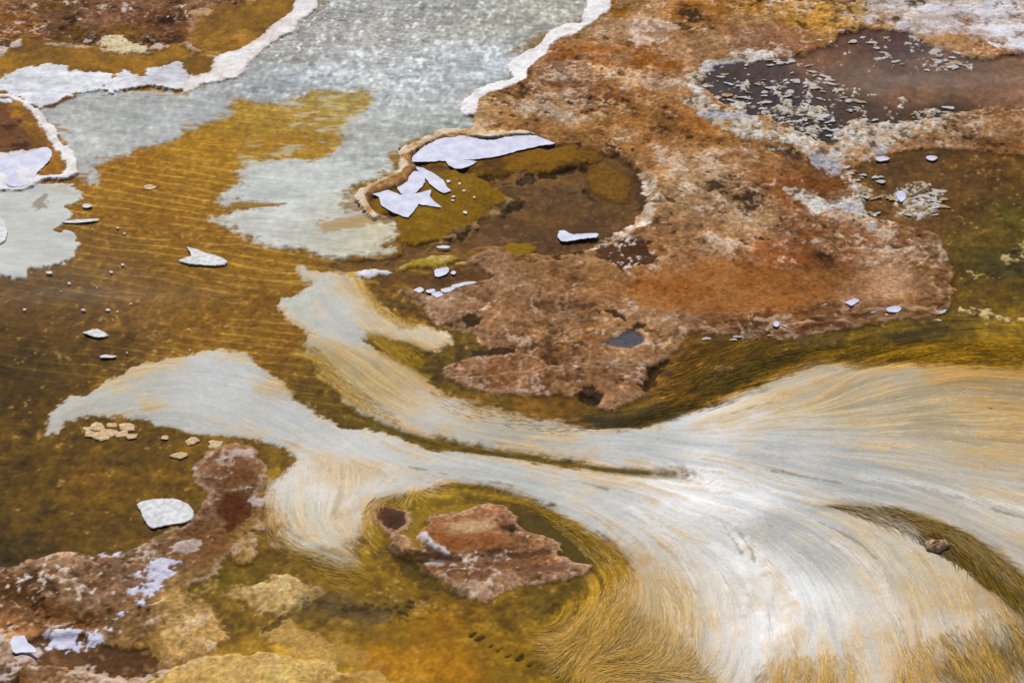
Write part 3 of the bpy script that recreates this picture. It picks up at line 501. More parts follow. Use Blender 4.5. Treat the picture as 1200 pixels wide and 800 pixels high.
# golden gravel strip
cr, d, m = area([(860, -20), (1000, -20), (1010, 20), (990, 34), (950, 34), (900, 20), (862, 12)], .02, 3, .02); put(cr, m*ss(-.1, .9, F4[cr]), S(186, 136, 60)); put(cr, m*ss(.5, 1.4, -F4[cr]), S(110, 70, 20)); Z[cr] += m*F4[cr]*.003
# dark hollows
patch([(892, 166), (915, 172), (940, 178), (975, 194), (998, 210), (1004, 226), (990, 234), (965, 230), (948, 214), (925, 194)], S(104, 58, 10), zadd=-.018, wet=.6, rag=1)
patch([(890, 164), (925, 174), (960, 190), (990, 206), (960, 197), (920, 182)], S(62, 34, 8), zadd=-.006)
patch([(860, 200), (900, 195), (950, 205), (940, 235), (1000, 250), (1030, 275), (1020, 300), (960, 320), (900, 320), (870, 300), (930, 275), (920, 240), (880, 220)], S(140, 82, 40), a=.6, zadd=-.006, wet=.4, w=.03)
patch([(705, 286), (730, 282), (752, 284), (762, 294), (752, 306), (730, 310), (715, 300)], S(74, 42, 22), zadd=-.016, wet=.5, rag=2)
# golden crust speckle zone round the bank edge of the pool
for px, py, rx, ry in ((590, 118, 40, 9), (650, 120, 40, 10), (700, 122, 40, 12), (610, 132, 30, 6)):
    cr, d, m = blob(px, py, rx, ry, .02, 2, .02); put(cr, m*ss(.5, 1.2, F4[cr]+.4*RD2[cr])*.8, S(206, 176, 130), zadd=.002); put(cr, m*ss(1.2, 1.8, -F4[cr]-.2*RD2[cr])*.9, S(46, 32, 18), zadd=-.006)

rocky(BANKcr, BANKm*(ID[BANKcr] == BK), 1.1, hue=S(164, 106, 48), dark=S(88, 54, 26), white=.5, pale=S(196, 164, 132))
# rim of the bank: scalloped lip
rimL = [(687, -80), (688, 0), (690, 7), (681, 14), (682, 26), (663, 28), (643, 36), (632, 51), (608, 64), (595, 79), (602, 91), (562, 100), (544, 116), (540, 129), (548, 134), (557, 130), (563, 116), (580, 106), (616, 93), (620, 79), (637, 64), (647, 51), (671, 38), (700, 22), (716, 0), (716, -80)]
cr, d, m = area(rimL, .022, .7, .005); put(cr, m, S(234, 229, 229), .020+F3*.002+.003*W2, .25, BKr); put(cr, m*ss(.3, 1.4, F2[cr])*.35, S(200, 176, 156)); C[cr] *= 1+(m*F4[cr]*.04)[..., None]
rimM = [(556, 133), (566, 138), (562, 146), (572, 152), (600, 150), (630, 156), (600, 158), (570, 160), (545, 156), (520, 157), (505, 164), (480, 176), (474, 184), (482, 194), (470, 201), (440, 217), (428, 228), (436, 240), (444, 252), (434, 252), (420, 240), (415, 226), (430, 215), (457, 202), (468, 198), (463, 183), (468, 174), (498, 161), (518, 151), (552, 151), (555, 144)]
cr, d, m = area(rimM, .022, .9, .004); put(cr, m, S(206, 178, 142), .020+F3*.003+F4*.001, .25, BKr); mottle(cr, m, [(S(222, 206, 186), F3, .2, 1.2, .8), (S(172, 122, 60), -F3+.3*F4, .6, 1.5, .7)])
# white crumble south-west of the dark pool
cr, d, m = area([(800, 92), (815, 76), (850, 68), (880, 60), (905, 66), (880, 76), (850, 86), (832, 100), (836, 118), (870, 132), (910, 143), (950, 150), (1000, 140), (1043, 142), (1080, 138), (1120, 134), (1100, 150), (1060, 165), (1040, 176), (1000, 186), (985, 196), (1000, 208), (1018, 220), (1010, 236), (1020, 250), (1036, 268), (1010, 262), (995, 248), (970, 244), (940, 238), (925, 220), (950, 228), (985, 236), (1004, 226), (985, 205), (955, 190), (930, 176), (890, 164), (845, 148), (820, 128), (804, 110)], .02, 2.2, .012, smooth=2)
put(cr, m*.85, S(198, 184, 164), zadd=.004+K4[cr]*.003, wet=.15, idv=BKp); mottle(cr, m, [(S(224, 220, 216), K4, .1, 1.2, .8), (S(176, 122, 46), K3+.3*K5, .6, 1.6, .75), (S(70, 56, 46), -K4-.4*K5, .5, 1.5, .8), (S(176, 178, 192), H2, .5, 1.3, .6)])

cr, d, m = area([(1042, 232), (1052, 220), (1075, 214), (1098, 224), (1108, 234), (1100, 248), (1075, 254), (1050, 246)], .004, 2.5, .012)
m = m*ss(-.5, .5, K4[cr]); put(cr, m*.9, S(176, 160, 132), .004+K4*.002, .2, rid('bank', 'crust_heap', 'crust', 'broken heap of pale crust in the brown shallows')); put(cr, m*ss(.3, 1.2, K5[cr]+.4*K4[cr])*.8, S(214, 212, 214)); put(cr, m*ss(.5, 1.4, -K5[cr])*.7, S(140, 100, 40))
# dark hot pool
thing('dark', 'hot_pool', 'dark purple brown steaming pool scattered with pale crust bits', 'pool')
DP = rid('dark', 'pool_floor', 'bed')
cr, d, m = area([(822, 98), (840, 80), (861, 74), (911, 70), (945, 66), (976, 46), (1016, 35), (1063, 40), (1100, 56), (1138, 68), (1200, 66), (1300, 70), (1300, 126), (1200, 125), (1154, 127), (1121, 134), (1087, 141), (1043, 146), (1000, 140), (985, 150), (978, 165), (952, 160), (930, 148), (900, 138), (870, 130), (838, 122)], .0, 1.6, .006)
dpc = warp(splat([(850, 100, S(62, 50, 48)), (920, 110, S(58, 48, 52)), (1030, 55, S(70, 46, 40)), (1060, 60, S(64, 44, 42)), (960, 75, S(112, 76, 50)), (1010, 90, S(104, 74, 54)), (1100, 75, S(104, 72, 52)), (1080, 110, S(120, 84, 56)), (1180, 100, S(128, 92, 66)), (1000, 125, S(70, 52, 42)), (1100, 130, S(64, 44, 28)), (980, 155, S(56, 44, 40)), (900, 90, S(64, 50, 46))], p=3), .012)  # right half painted lighter for the steam haze above it
put(cr, m, dpc, -.012+F2*.002, .7, DP)
lowr = splat([(850, 85, .0), (900, 85, .1), (860, 105, .35), (900, 105, .5), (930, 100, .6), (900, 125, .8), (940, 130, 1.), (980, 140, .8), (1000, 120, .1), (1030, 60, -.2), (1100, 70, .3), (1115, 72, .5), (1100, 100, -1.), (1180, 100, -1.), (1000, 90, -.4), (960, 70, -.4), (1060, 140, .3)], p=4)[cr][..., 0]
raft = m*ss(1.05, 1.45, K4[cr]*.75+.25*K3[cr]+lowr*1.0)
put(cr, raft, S(190, 180, 166), .003, .1, rid('dark', 'crust_scum', 'crust', 'crumbly pale scum floating on the dark pool')); put(cr, raft*ss(.0, 1., K5[cr])*.6, S(216, 214, 214)); put(cr, raft*ss(.6, 1.5, -K5[cr]+.3*K2[cr])*.7, S(150, 108, 56))
C[cr] *= 1+(m*(F4[cr]*.06+H2[cr]*.06))[..., None]

# ======================================================================= brown pool in the bank
thing('pool', 'spring_pool', 'sunken amber brown pool with stepped ledges and a crusted rim', 'pool')
PF = rid('pool', 'floor', 'bed'); PS = rid('pool', 'ledge', 'crust', 'olive amber ledge stepping down into the pool'); PM = rid('pool', 'mound', 'crust', 'rounded amber mound under the far wall')
POOL = [(432, 238), (436, 227), (468, 217), (478, 206), (486, 198), (480, 188), (500, 170), (535, 160), (569, 163), (619, 158), (650, 168), (680, 177), (721, 182), (741, 193), (757, 206), (762, 230), (752, 246), (756, 262), (738, 269), (704, 289), (663, 296), (633, 300), (606, 300), (596, 292), (569, 289), (552, 293), (544, 306), (520, 304), (480, 308), (440, 318), (416, 316), (380, 314), (400, 303), (462, 299), (466, 280), (462, 256), (440, 250)]
cr, d, m = area(POOL, .0, .9, .005)
put(cr, m, S(92, 62, 26), -.032+F2*.004+F4*.0015, .6, PF); mottle(cr, m, [(S(72, 46, 20), F2, .3, 1.3, .6), (S(122, 86, 44), F4+.3*F3, 1.0, 1.8, .5)])
put(*patch([(380, 314), (400, 303), (462, 299), (500, 288), (545, 288), (550, 300), (500, 306), (440, 318)], S(110, 78, 26), z=-.018, a=.9)[0::2])
LEDGE = [(434, 240), (437, 228), (468, 217), (480, 205), (500, 196), (540, 200), (568, 204), (575, 212), (590, 222), (606, 232), (604, 240), (592, 246), (582, 254), (566, 262), (560, 272), (540, 280), (520, 286), (495, 288), (466, 284), (462, 256), (440, 251)]
cr, d, m = area(LEDGE, -.004, 1.8, .004); put(cr, m, S(126, 92, 10), -.010+F3*.0015, .6, PS)
mottle(cr, m, [(S(100, 72, 8), F2, .3, 1.4, .6), (S(160, 120, 30), F3, 1, 1.9, .4)])
lip = m*ss(.14, .03, d)*ss(float(W(540, 250)[0]), float(W(575, 250)[0]), xs[cr[1]])[None]
lip2, dl, ml = area([(600, 232), (606, 240), (592, 248), (582, 256), (566, 264), (558, 274), (530, 284), (500, 288), (520, 276), (540, 262), (556, 252), (572, 244)], -.002, 2, .006)
put(lip2, ml, S(120, 92, 52), zadd=.004+.004*F4[lip2]+.003*F3[lip2]); mottle(lip2, ml, [(S(166, 136, 88), F4, .5, 1.4, .7), (S(60, 44, 22), -F4, .4, 1.3, .8)])
ULEDGE = [(486, 198), (500, 184), (540, 172), (585, 176), (620, 168), (660, 174), (700, 180), (690, 190), (660, 194), (640, 204), (615, 198), (590, 204), (570, 206), (545, 198), (510, 196)]
cr, d, m = area(ULEDGE, -.004, 1.8, .005); put(cr, m, S(128, 88, 14), -.012+F3*.002, .6, PS); mottle(cr, m, [(S(96, 66, 14), F3, .3, 1.4, .6), (S(60, 40, 14), -F2, .7, 1.6, .6)])
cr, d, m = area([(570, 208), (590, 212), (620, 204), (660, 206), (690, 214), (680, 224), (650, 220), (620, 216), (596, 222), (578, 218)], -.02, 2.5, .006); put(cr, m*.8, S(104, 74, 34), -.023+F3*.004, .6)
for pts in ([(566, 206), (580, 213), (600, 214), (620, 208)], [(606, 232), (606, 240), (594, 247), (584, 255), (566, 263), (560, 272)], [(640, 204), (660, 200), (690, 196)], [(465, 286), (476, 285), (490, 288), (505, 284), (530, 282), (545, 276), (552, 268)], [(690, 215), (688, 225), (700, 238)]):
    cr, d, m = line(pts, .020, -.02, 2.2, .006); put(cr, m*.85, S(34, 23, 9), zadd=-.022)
MOUND = [(690, 204), (705, 194), (725, 196), (738, 206), (744, 222), (736, 236), (716, 238), (698, 230), (688, 218)]
cr, d, m = area(MOUND, -.02, 1.4, .012); put(cr, m, S(116, 80, 22), -.016+F3*.003+F4*.001, .6, PM); put(cr, m*ss(.5, 1.5, F3[cr]), S(140, 100, 36)); put(cr, m*ss(.03, .0, d)*.6, S(66, 44, 18))
cr, d, m = area([(738, 196), (757, 206), (762, 232), (752, 246), (745, 230), (742, 210)], 0, 2, .006); put(cr, m*.8, S(58, 38, 16), zadd=-.004)
cr, d, m = area([(588, 292), (600, 284), (618, 283), (632, 288), (626, 298), (606, 300)], -.005, 1, .006); put(cr, m, S(136, 104, 14), -.010+F3*.002, .5, PS)
# pale crumbs round the pool wall
cr, d, m = area([(746, 198), (760, 204), (770, 220), (768, 240), (762, 256), (742, 270), (706, 290), (690, 292), (690, 287), (730, 268), (752, 250), (760, 226)], .02, 2.2, .006); put(cr, m*.8, S(196, 172, 144), zadd=.004); mottle(cr, m, [(S(218, 206, 196), F4, .2, 1.1, .7), (S(150, 100, 60), -F4, .5, 1.3, .7)])
# ======================================================================= central island
thing('isl', 'sinter_island', 'broad pinkish brown crusted island hugged by the curling white mat', 'mineral island')
IS = rid('isl', 'crust', 'crust'); ISo = rid('isl', 'orange_flat', 'crust', 'smooth orange brown flat on the island'); ISh = rid('isl', 'puddle', 'bed', 'small amber puddle cut into the island edge')
ISL = [(546, 307), (552, 296), (569, 290), (589, 292), (604, 301), (633, 305), (670, 299), (704, 288), (760, 272), (800, 290), (860, 300), (960, 318), (1040, 306), (1080, 290), (1106, 284), (1118, 309), (1117, 332), (1114, 352), (1094, 368), (1053, 373), (1002, 383), (948, 389), (901, 395), (867, 392), (834, 389), (806, 384), (800, 402), (780, 420), (760, 430), (754, 446), (750, 463), (738, 471), (714, 480), (698, 475), (704, 467), (694, 459), (678, 456), (670, 461), (650, 459), (609, 461), (569, 456), (538, 447), (521, 434), (523, 426), (549, 418), (570, 410), (565, 397), (548, 384), (518, 377), (500, 366), (500, 354), (490, 348), (470, 341), (469, 333), (491, 338), (511, 343), (535, 330), (572, 326), (570, 318)]
cr, d, m = area(ISL, .022, .9, .005)
isc = warp(splat([(570, 300, S(164, 120, 92)), (520, 355, S(176, 138, 112)), (560, 340, S(160, 114, 82)), (600, 330, S(162, 118, 86)), (560, 365, S(150, 106, 80)), (640, 330, S(160, 112, 74)), (700, 320, S(160, 112, 72)), (600, 370, S(158, 112, 80)), (640, 370, S(170, 128, 96)), (660, 365, S(166, 128, 104)), (640, 395, S(160, 108, 58)), (690, 390, S(156, 102, 58)), (600, 400, S(148, 98, 66)), (580, 420, S(136, 86, 56)), (550, 430, S(140, 92, 60)), (640, 430, S(144, 94, 54)), (600, 445, S(134, 84, 56)), (700, 440, S(142, 94, 60)), (720, 465, S(156, 108, 78)), (740, 440, S(146, 100, 66)), (750, 400, S(166, 118, 78)), (700, 360, S(152, 102, 60)), (780, 380, S(154, 114, 84)), (790, 400, S(150, 106, 74)),
 (720, 300, S(170, 124, 86)), (760, 310, S(158, 104, 60)), (760, 345, S(150, 88, 40)), (800, 340, S(152, 84, 34)), (860, 330, S(156, 88, 36)), (920, 335, S(158, 92, 40)), (960, 345, S(166, 112, 70)), (850, 355, S(146, 80, 32)), (900, 360, S(160, 96, 50)), (830, 378, S(128, 84, 54)), (900, 382, S(116, 76, 50)), (960, 375, S(120, 80, 54)), (1020, 365, S(140, 98, 68)), (1040, 330, S(186, 142, 108)), (1000, 330, S(160, 102, 58)), (1080, 340, S(142, 98, 62)), (1100, 320, S(120, 80, 46)), (1090, 300, S(110, 72, 40)), (1060, 300, S(150, 104, 66)), (960, 320, S(150, 96, 50)), (900, 310, S(146, 86, 42))], p=3.4), .012)
isc = isc*np.array([.90, .95, .82], np.float32)
zi = .020+F1*.004+F3*.0022+F4*.0016
put(cr, m, isc, zi, .15, IS)
rocky(cr, m, 1.1, S(184, 148, 116), S(88, 56, 32), .9, .35, .5, S(146, 98, 52))
put(cr, m*ss(.022, .004, d)*.6*ss(-.8, .6, F3[cr]), S(194, 152, 116), zadd=.002)
ISLcr, ISLm, ISLd = cr, m, d
Z[cr] -= m*.011*(1-ss(0, .10, d))
cr, d, m = patch([(740, 345), (758, 328), (800, 312), (860, 306), (920, 314), (965, 328), (978, 345), (960, 356), (915, 362), (860, 366), (800, 366), (756, 360)], S(146, 90, 38), zadd=-.004, wet=.3, a=.85, w=.02, idv=ISo)
mottle(cr, m, [(S(170, 114, 60), K2, .1, 1.5, .5), (S(116, 66, 26), -H1, .5, 1.5, .5)])
patch([(985, 345), (1005, 325), (1040, 312), (1075, 320), (1080, 338), (1040, 352), (1000, 352)], S(186, 142, 110), zadd=.003, a=.7, w=.03)
# broken crumbly belt along the lower right edge
cr, d, m = area([(806, 374), (840, 376), (880, 372), (920, 366), (985, 352), (1030, 352), (1080, 346), (1100, 320), (1114, 330), (1112, 352), (1094, 366), (1053, 371), (1002, 381), (948, 387), (901, 393), (834, 387)], .022, 2, .01)
Z[cr] += m*(RD2[cr]*.004+F4[cr]*.004); mottle(cr, m*.9, [(S(74, 46, 30), H3, .1, .9, .75), (S(186, 150, 118), -H3+.3*RD2[0, 0]*0, .9, 1.6, .8), (S(206, 196, 196), RD2+.5*H3, 1.3, 1.9, .8)])
# holes
for pts, dz in (([(713, 364), (724, 362), (738, 372), (736, 378), (724, 374)], .014), ([(741, 380), (750, 377), (759, 381), (756, 387), (745, 385)], .014), ([(676, 459), (682, 456), (694, 458), (704, 465), (698, 472), (686, 468), (678, 464)], .022), ([(545, 372), (556, 370), (560, 377), (550, 380)], .008), ([(556, 408), (576, 406), (602, 408), (604, 414), (580, 416), (562, 414)], .006), ([(766, 424), (782, 416), (790, 416), (776, 428), (764, 444), (757, 452), (758, 436)], .02)):
    cr, d, m = area(pts, .02, 1.4, .004); put(cr, m*.9, S(40, 27, 12), zadd=-dz*1.3, wet=.5)
cr, d, m = area([(706, 400), (720, 396), (728, 396), (732, 390), (744, 389), (754, 396), (752, 404), (736, 407), (716, 405)], .016, .5, .004); put(cr, m, S(86, 84, 90), .008, .95)
put(*(lambda q: (q[0], q[2]*.7))(area([(700, 396), (712, 402), (740, 409), (756, 404), (750, 412), (720, 410)], .02, 1, .005)), S(186, 140, 100))
cr, d, m = area([(703, 288), (716, 282), (738, 279), (756, 284), (764, 296), (752, 307), (730, 311), (714, 303)], .02, 2.2, .006); put(cr, m*.9, S(66, 36, 18), zadd=-.014, wet=.4); put(cr, m*ss(1.0, 1.7, K4[cr]+.3*K5[cr]), S(206, 190, 180), zadd=.006)
# puddle at the upper left
cr, d, m = area([(424, 318), (440, 324), (470, 320), (520, 315), (548, 309), (566, 317), (572, 325), (535, 328), (510, 340), (490, 336), (468, 330), (466, 342), (498, 356), (498, 366), (515, 378), (545, 386), (562, 398), (568, 410), (546, 418), (520, 428), (505, 430), (480, 428), (460, 414), (500, 412), (526, 404), (528, 394), (505, 384), (480, 376), (455, 362), (438, 348)], .0, .8, .005)
put(cr, m, None, -.016+F3*.002, .6, ISh); C[cr] *= 1+(m*(F3[cr]*.10+F4[cr]*.08))[..., None]; cr, d, m = area([(436, 320), (470, 320), (520, 315), (548, 309), (566, 317), (572, 325), (535, 328), (510, 340), (490, 336), (470, 330), (456, 334)], .0, .8, .008); put(cr, m*.85, S(92, 56, 14)); put(cr, m*ss(.2, 1.3, F3[cr])*.6, S(66, 40, 14))
cr, d, m = line([(412, 322), (424, 316), (440, 314), (470, 316), (496, 316), (520, 311), (542, 306)], .014, .004, 1.2, .004); put(cr, m*.8, S(196, 160, 80), .006)
cr, d, m = area([(466, 310), (480, 303), (510, 302), (530, 296), (538, 302), (520, 310), (490, 314), (470, 316)], .004, 1.6, .006); put(cr, m, S(152, 126, 40), .006+F3*.002, .4); put(cr, m*ss(.1, 1.1, F3[cr])*.7, S(184, 168, 110))
cr, d, m = area([(420, 318), (440, 314), (456, 316), (458, 320), (440, 322), (432, 326)], .006, .8, .004); put(cr, m, S(204, 200, 204), .008)

# ======================================================================= lower-left crust
SCALES = ([(143, 678), (150, 670), (168, 666), (190, 664), (197, 672), (185, 678), (165, 676), (150, 681)], [(152, 652), (165, 646), (178, 650), (174, 657), (160, 656)], [(155, 688), (172, 684), (184, 688), (178, 696), (166, 694)], [(160, 702), (168, 698), (174, 704), (168, 710), (160, 708)], [(125, 724), (136, 716), (150, 710), (160, 716), (150, 722), (134, 727)], [(128, 728), (134, 727), (134, 738), (126, 737)], [(57, 742), (70, 738), (95, 743), (118, 743), (116, 748), (88, 750), (64, 748)], [(175, 656), (186, 655), (192, 660), (182, 663)], [(112, 646), (128, 640), (146, 641), (140, 648), (120, 650)], [(180, 670), (194, 668), (196, 674), (184, 677)])
thing('ll', 'sinter_bank', 'brown and white crusted shore with a dark puddle and a narrow neck', 'mineral bank')
LL = rid('ll', 'crust', 'crust'); LLp = rid('ll', 'puddle', 'bed', 'dark brown puddle in the crust'); LLo = rid('ll', 'ochre_edge', 'crust', 'ochre yellow fringe of the crust')
LLO = [(-90, 662), (0, 659), (34, 654), (67, 645), (111, 645), (145, 642), (165, 637), (182, 624), (216, 611), (233, 594), (240, 581), (233, 567), (223, 550), (233, 538), (250, 524), (270, 516), (297, 521), (305, 532), (314, 540), (310, 560), (304, 581), (310, 597), (304, 618), (294, 631), (297, 653), (286, 654), (280, 648), (282, 636), (256, 645), (250, 665), (243, 678), (219, 685), (236, 702), (256, 726), (270, 744), (250, 758), (220, 768), (190, 782), (160, 796), (140, 830), (-90, 830)]
cr, d, m = area(LLO, .02, 1.3, .005)
llc = warp(splat([(270, 530, S(156, 106, 82)), (290, 530, S(170, 124, 100)), (250, 545, S(140, 94, 64)), (270, 560, S(112, 70, 40)), (270, 595, S(82, 42, 18)), (280, 610, S(88, 46, 22)), (250, 600, S(130, 90, 66)), (230, 615, S(128, 88, 60)), (296, 560, S(150, 108, 72)), (200, 625, S(140, 104, 74)), (250, 635, S(138, 90, 54)), (225, 650, S(142, 98, 62)), (230, 670, S(160, 122, 76)), (295, 620, S(180, 138, 76)), (292, 645, S(186, 146, 84)), (180, 640, S(160, 126, 100)),
 (20, 665, S(172, 132, 104)), (70, 655, S(178, 140, 114)), (10, 680, S(110, 74, 40)), (60, 672, S(112, 74, 30)), (100, 672, S(92, 56, 14)), (130, 655, S(110, 66, 42)), (30, 700, S(96, 64, 34)), (80, 700, S(112, 76, 46)), (10, 710, S(90, 60, 30)), (120, 690, S(124, 84, 54)), (160, 690, S(136, 94, 70)), (190, 690, S(160, 120, 90)), (60, 725, S(120, 80, 46)), (100, 730, S(106, 62, 20)), (20, 735, S(140, 106, 84)), (140, 735, S(150, 112, 74)), (190, 720, S(172, 132, 78)), (200, 750, S(182, 142, 76)), (230, 730, S(180, 142, 70)), (250, 745, S(180, 144, 76)), (225, 700, S(184, 146, 74)), (170, 760, S(160, 116, 62)), (10, 770, S(170, 140, 126)), (30, 790, S(130, 92, 64)), (70, 795, S(150, 112, 84)), (120, 798, S(170, 130, 104)), (5, 800, S(120, 80, 52))], p=3.4), .012)
llc = llc*np.array([.80, .82, .72], np.float32)
put(cr, m, llc, .016+F1*.003+RD*.003+H2*.003+F4*.0016, .25, LL)
mott_l = m*ss(float(W(235, 700)[0]), float(W(190, 700)[0]), xs[cr[1]])[None, :]
Z[cr] -= m*.009*(1-ss(0, .10, d)); rocky(cr, m*(.5+.5*mott_l), 1.2, S(190, 152, 120), S(64, 40, 20), 1.3)
put(cr, mott_l*ss(1.2, 1.9, RD[cr]+.5*K4[cr])*.7, S(210, 198, 200))
put(cr, m*ss(.03, .004, d)*.55*ss(-.9, .5, F3[cr]), S(200, 170, 140), zadd=.003)
cr, d, m = area([(186, 712), (215, 690), (235, 702), (256, 726), (272, 745), (250, 758), (220, 768), (195, 776), (178, 768), (186, 752), (176, 735)], .018, 2, .012)
put(cr, m*.85, S(186, 146, 88), zadd=-.003, idv=LLo); rocky(cr, m, .9, S(206, 178, 118), S(120, 86, 40), .8, .3, .6, S(180, 140, 60))
PUD = [(32, 754), (42, 748), (70, 750), (100, 749), (102, 757), (130, 756), (150, 760), (178, 752), (184, 766), (196, 772), (182, 786), (160, 794), (120, 790), (80, 784), (40, 782), (44, 770)]
cr, d, m = area(PUD, .0, 1.3, .004); put(cr, m, S(98, 66, 36), -.014+F3*.003+F4*.0015, .5, LLp); mottle(cr, m, [(S(68, 42, 18), F2, .2, 1.3, .6), (S(140, 104, 66), F4+.4*F3, 1.2, 1.9, .6)])
cr, d, m = area([(252, 588), (268, 575), (290, 580), (300, 596), (292, 612), (272, 622), (256, 612)], .018, 2, .015); put(cr, m*.8, S(78, 38, 14), zadd=-.006, wet=.5)
for pts in ([(200, 640), (222, 630), (230, 634), (215, 642)], [(258, 534), (285, 528), (300, 530), (298, 534), (270, 537)], [(278, 572), (292, 566), (290, 574)], [(297, 578), (306, 582), (304, 590), (297, 586)]):
    cr, d, m = area(pts, .02, 1.5, .005); put(cr, m*.7, S(200, 182, 176), zadd=.003)
LLs = rid('ll', 'pale_scale', 'rim', 'lavender white scaly crust on the brown shore')
for pts in SCALES:
    p_ = np.array(pts); c_ = p_.mean(0); p_ = c_+(p_-c_)*np.array([1.0, .95])
    cr, d, m = area(p_, .022, 2.4, .004); m = m*ss(-1.0, .1, K4[cr]+.5*K5[cr]); put(cr, m, S(206, 204, 222), zadd=.0025, wet=.3, idv=LLs)
# wiggly pale line on the crust bottom
cr, d, m = line([(-10, 772), (20, 782), (45, 775), (70, 790), (100, 784), (130, 796), (160, 796), (190, 786), (215, 776)], .016, .02, 3, .006); put(cr, m*.75, S(206, 180, 158), zadd=.006)
cr, d, m = line([(-10, 752), (12, 756), (30, 775), (10, 790)], .02, .02, 4, .008); put(cr, m*.75, S(206, 190, 182), zadd=.005)

# ======================================================================= small island in the fan
thing('si', 'sinter_island', 'small ridged mauve brown island of crust wrapped by the white fan', 'mineral island')
SI = rid('si', 'crust', 'crust'); SIm = rid('si', 'mound', 'crust', 'smooth oval mound with a white lower lip'); SIh = rid('si', 'hollow', 'bed', 'dark brown hollow at the tip')
cr, d, m = area([(600, 592), (620, 600), (660, 618), (700, 640), (712, 656), (700, 668), (690, 660), (670, 660), (640, 640), (610, 620)], 0, .8, .012); put(cr, m*.85, S(76, 60, 6), -.018+F3*.002, .6, B)
cr, d, m = area([(474, 602), (520, 596), (560, 592), (540, 602), (505, 604), (495, 620), (494, 645), (480, 640), (470, 622)], 0, 1.2, .008); put(cr, m, S(132, 102, 22), .002+LIC2*.001); C[cr] *= 1+(m*.16*LIC1[cr])[..., None]
SMI = [(440, 594), (454, 592), (474, 600), (472, 612), (463, 616), (472, 628), (485, 640), (496, 646), (496, 626), (500, 612), (512, 604), (542, 600), (562, 594), (579, 589), (594, 594), (606, 604), (609, 618), (630, 625), (653, 636), (650, 646), (670, 657), (690, 658), (688, 667), (650, 677), (609, 687), (579, 698), (545, 693), (521, 678), (498, 665), (489, 652), (470, 645), (457, 637), (461, 624), (444, 611)]
cr, d, m = area(SMI, .02, 1.2, .005)
sic = warp(splat([(460, 630, S(150, 108, 88)), (480, 640, S(146, 104, 76)), (570, 605, S(158, 112, 92)), (600, 615, S(150, 104, 84)), (630, 640, S(146, 100, 70)), (640, 660, S(150, 104, 72)), (680, 662, S(178, 136, 108)), (600, 660, S(136, 90, 62)), (560, 680, S(158, 114, 80)), (590, 690, S(164, 120, 88)), (530, 670, S(128, 86, 58)), (510, 655, S(112, 74, 54)), (560, 650, S(120, 80, 56)), (600, 640, S(116, 76, 44)), (650, 640, S(168, 122, 92))], p=3), .01)
sic = sic*np.array([.93, .97, .86], np.float32)
put(cr, m, sic, .016+RD*.004+H2*.003+F4*.0015, .25, SI)
Z[cr] -= m*.009*(1-ss(0, .07, d)); rocky(cr, m, 1.15, S(190, 150, 122), S(84, 52, 34), 1.2)
put(cr, m*ss(.018, .003, d)*.7, S(200, 160, 128), zadd=.003)
cr, d, m = area([(498, 622), (505, 612), (525, 604), (550, 603), (575, 608), (588, 618), (600, 628), (594, 638), (570, 643), (545, 648), (528, 646), (508, 638)], .026, .7, .008)
mz = .022+.012*ss(0, .09, d); Z[cr] += (mz+F4[cr]*.0012-Z[cr])*m; put(cr, m, S(150, 100, 60), None, .3, SIm); rocky(cr, m, .6, relief=.5, white=.2, pits=.2); put(cr, m*ss(.2, -1., (ys[cr[0]][:, None]-float(W(545, 618, .02)[1]))/.06*-1-1)*0, S(0, 0, 0))
cr2, d2, m2 = area([(520, 612), (540, 606), (568, 608), (575, 616), (560, 622), (535, 622)], .034, 1.5, .02); put(cr2, m2*.8, S(196, 160, 120))
cr2, d2, m2 = area([(512, 626), (540, 630), (575, 626), (585, 634), (550, 642), (525, 640)], .03, 1.5, .02); put(cr2, m2*.6, S(136, 76, 34))
cr2, d2, m2 = line([(497, 624), (503, 634), (515, 642), (528, 647), (545, 649), (558, 646)], .013, .024, .9, .004); put(cr2, m2, S(206, 196, 194), .026)
for pts, cl, dz in (([(500, 640), (515, 648), (535, 653), (560, 650), (580, 644)], S(60, 40, 28), -.01), ([(506, 660), (530, 662), (550, 660)], S(196, 184, 182), .005), ([(500, 650), (520, 655), (540, 656)], S(70, 46, 34), -.008), ([(590, 652), (620, 648), (640, 644)], S(80, 50, 34), -.008), ([(560, 672), (610, 668), (660, 664)], S(110, 74, 56), -.006), ([(520, 672), (545, 685), (575, 692)], S(190, 160, 130), .004)):
    cr, d, m = line(pts, .016, .02, 1.6, .008); put(cr, m*.75, cl, zadd=dz)
cr, d, m = area([(446, 597), (455, 594), (470, 602), (471, 611), (461, 617), (450, 609)], .012, .8, .004); put(cr, m, S(70, 46, 30), .004+F4*.001, .4, SIh)
for pts in ([(470, 660), (485, 668), (500, 676), (515, 684), (535, 695)], [(455, 640), (468, 652), (482, 658)]):
    cr, d, m = line(pts, .03, .0, 2.5, .012); put(cr, m*.7, S(62, 48, 12), zadd=-.008)

